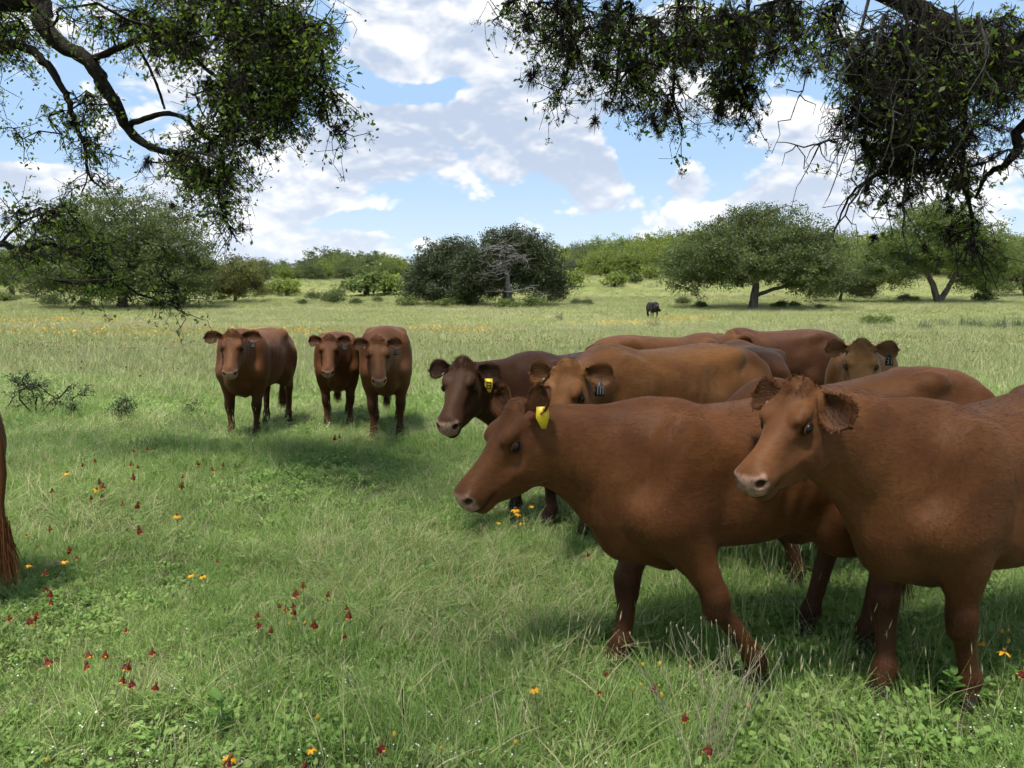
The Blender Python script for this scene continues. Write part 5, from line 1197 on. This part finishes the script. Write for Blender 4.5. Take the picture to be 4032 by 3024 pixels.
# dry weed in front of the walking cow
M_DRY = plain('dry_stem', (.34, .30, .21), .8, .15, scale=40)
def dry_weed():
    b0 = P(2790, 2930, 2.62); b0 = np.array([b0[0], b0[1], 0.0]); root = empty('dry_weed', tuple(b0)); tag(root, 'dead weed with many pale bare stems fanning up before the walking cow', 'weed')
    tips = [(2430, 2560), (2480, 2500), (2640, 2460), (2665, 2470), (2690, 2480), (2710, 2500), (2760, 2440), (2820, 2450), (2870, 2470), (2890, 2500), (2920, 2550), (2960, 2560), (2990, 2590), (3010, 2540), (3050, 2510), (3075, 2580), (2590, 2560), (2540, 2640), (2850, 2560), (2750, 2560), (2935, 2650), (2985, 2700)]
    for i, (x, y) in enumerate(tips):
        e = P(x, y, 2.62 + rng.normal(0, .12)) - b0; s_ = np.array([rng.normal(0, .03), rng.normal(0, .03), -.02])
        q = wiggle(s_, e, 9, .06); mb = MB(); mb.add(*tube(q, np.linspace(.0018, .0009, 9), 5))
        for k in range(rng.integers(1, 4)):
            j = rng.integers(4, 8); f = q[j] + norm((e - s_) + rng.normal(size=3) * .25) * rng.uniform(.05, .13); mb.add(*tube(wiggle(q[j], f, 4, .1), [.001, .0009, .0008, .0014], 4))
        mb.add(*tube([e, e + (0, 0, .006), e + (0, 0, .012)], [.001, .0032, .001], 5)); obj('stem', mb.mesh('stem'), M_DRY, root)
dry_weed()
def twig_stick(px, py, tx, ty, label, mat, r=.003):
    Y = 1.7 * FPX / (py - 1185); b0 = np.array([P(px, py, Y)[0], Y, 0.0]); e = P(tx, ty, Y) - b0; root = empty('dry_stalk', tuple(b0)); tag(root, label, 'stalk')
    mb = MB(); mb.add(*tube(wiggle((0, 0, -.02), e, 8, .05), np.linspace(r, r * .5, 8), 5)); obj('stem', mb.mesh('stem'), mat, root)
twig_stick(1592, 3000, 1583, 2715, 'upright dark dead stalk in the grass among yellow buds', B_DARK, .004)
twig_stick(1655, 3010, 2000, 2700, 'long pale grass stalk slanting across the front of the grass', M_DRY, .003)
twig_stick(1440, 2820, 1330, 2570, 'thin brown grass stem leaning beside the small red flowers', M_DRY, .0022)
twig_stick(3800, 2700, 3880, 2330, 'pale bent grass stem beside the chestnut cow foreleg', M_DRY, .0024)
# broad leafy weeds
M_LEAFY = leaf_material('leaf_weed', (.07, .15, .03), (.14, .25, .06), .35)
def leafy_weed(px, py, label, n=14, h=.14, size=.055):
    Y = 1.7 * FPX / (py - 1185); b0 = np.array([P(px, py, Y)[0], Y, 0.0]); root = empty('leafy_weed', tuple(b0)); tag(root, label, 'plant')
    mb = MB(); g = rng
    for k in range(n):
        a = k * 2.4 + g.normal(0, .2); z = h * (.15 + .85 * k / n); ax = norm(np.array([math.cos(a), math.sin(a), .55])); sd_ = norm(np.cross(ax, (0, 0, 1))); s_ = size * g.uniform(.7, 1.2); w = s_ * .27; c = np.array([0, 0, z]); up_ = np.cross(sd_, ax) * s_ * .12
        V = [c, c + ax * s_ * .35 - sd_ * w + up_, c + ax * s_ * .35 + sd_ * w + up_, c + ax * s_ * .75 - sd_ * w * .9 + up_, c + ax * s_ * .75 + sd_ * w * .9 + up_, c + ax * s_, c + ax * s_ * .35, c + ax * s_ * .75]
        me = np_mesh('leaf', np.array(V), np.array([[0, 2, 6, 1], [1, 6, 7, 3], [6, 2, 4, 7], [3, 7, 4, 5]])); add_color(me, 'tint', np.full((8, 3), g.uniform(.2, 1))); obj('leaf', me, M_LEAFY, root)
    obj('stem', tube([(0, 0, -.02), (0, 0, h * .5), (0, 0, h)], [.003, .0025, .002], 5), M_STEM, root)
leafy_weed(3740, 2880, 'bright green leafy weed at the chestnut cow front hoof', 18, .17, .062)
leafy_weed(1200, 1735, 'bright green broad weed in the grass between the three facing cows', 14, .16, .10)
leafy_weed(880, 2990, 'tall broad bladed weed among the yellow buds', 10, .16, .07)
leafy_weed(2600, 2210, 'leafy weed under the belly of the walking cow', 12, .12, .06)
# flat grey stone by the tail of the side cow
def stone():
    g0 = ground_hit(225, 2235); me = ellip_mesh('stone', .13, .045, bark_material('stone_grey', (.16, .13, .11), (.30, .26, .22), 14)); V = np.zeros(len(me.vertices) * 3, np.float32); me.vertices.foreach_get('co', V); V = V.reshape(-1, 3); V *= 1 + .18 * np.sin(V * 40 + 1.3).sum(1, keepdims=True) / 3; me.vertices.foreach_set('co', V.ravel())
    o = bpy.data.objects.new('stone', me); COL.objects.link(o); o.location = (g0[0], g0[1], .02); o.scale = (.8, .4, .6); tag(o, 'flat weathered stone lying in the grass by the yellow flowers', 'stone')
stone()

M_WHITE = plain('petal_white', (.72, .73, .70), .7, .1)
def white_flowers():
    V = []
    for k in range(220):
        px, py = rng.uniform(0, 4032), 2100 + 924 * math.sqrt(rng.random()); h = rng.uniform(.05, .13); d = ray(px, py); p = d * ((h - CAM_H) / d[2]); p[2] = h
        for j in range(rng.integers(1, 4)):
            c = p + rng.normal(size=3) * np.array([.012, .012, .004]); a = rng.uniform(0, 6.28); r_ = rng.uniform(.0025, .0045); e = np.array([math.cos(a), math.sin(a), .3]) * r_; f = np.array([-math.sin(a), math.cos(a), .2]) * r_; V += [c - e, c - f, c + e, c + f]
    V = np.array(V); o = obj('white_flowers', np_mesh('white_flowers', V, np.arange(len(V)).reshape(-1, 4), False), M_WHITE); tag(o, 'tiny white flowers sprinkled through the short grass', 'flowers', kind='stuff')
white_flowers()
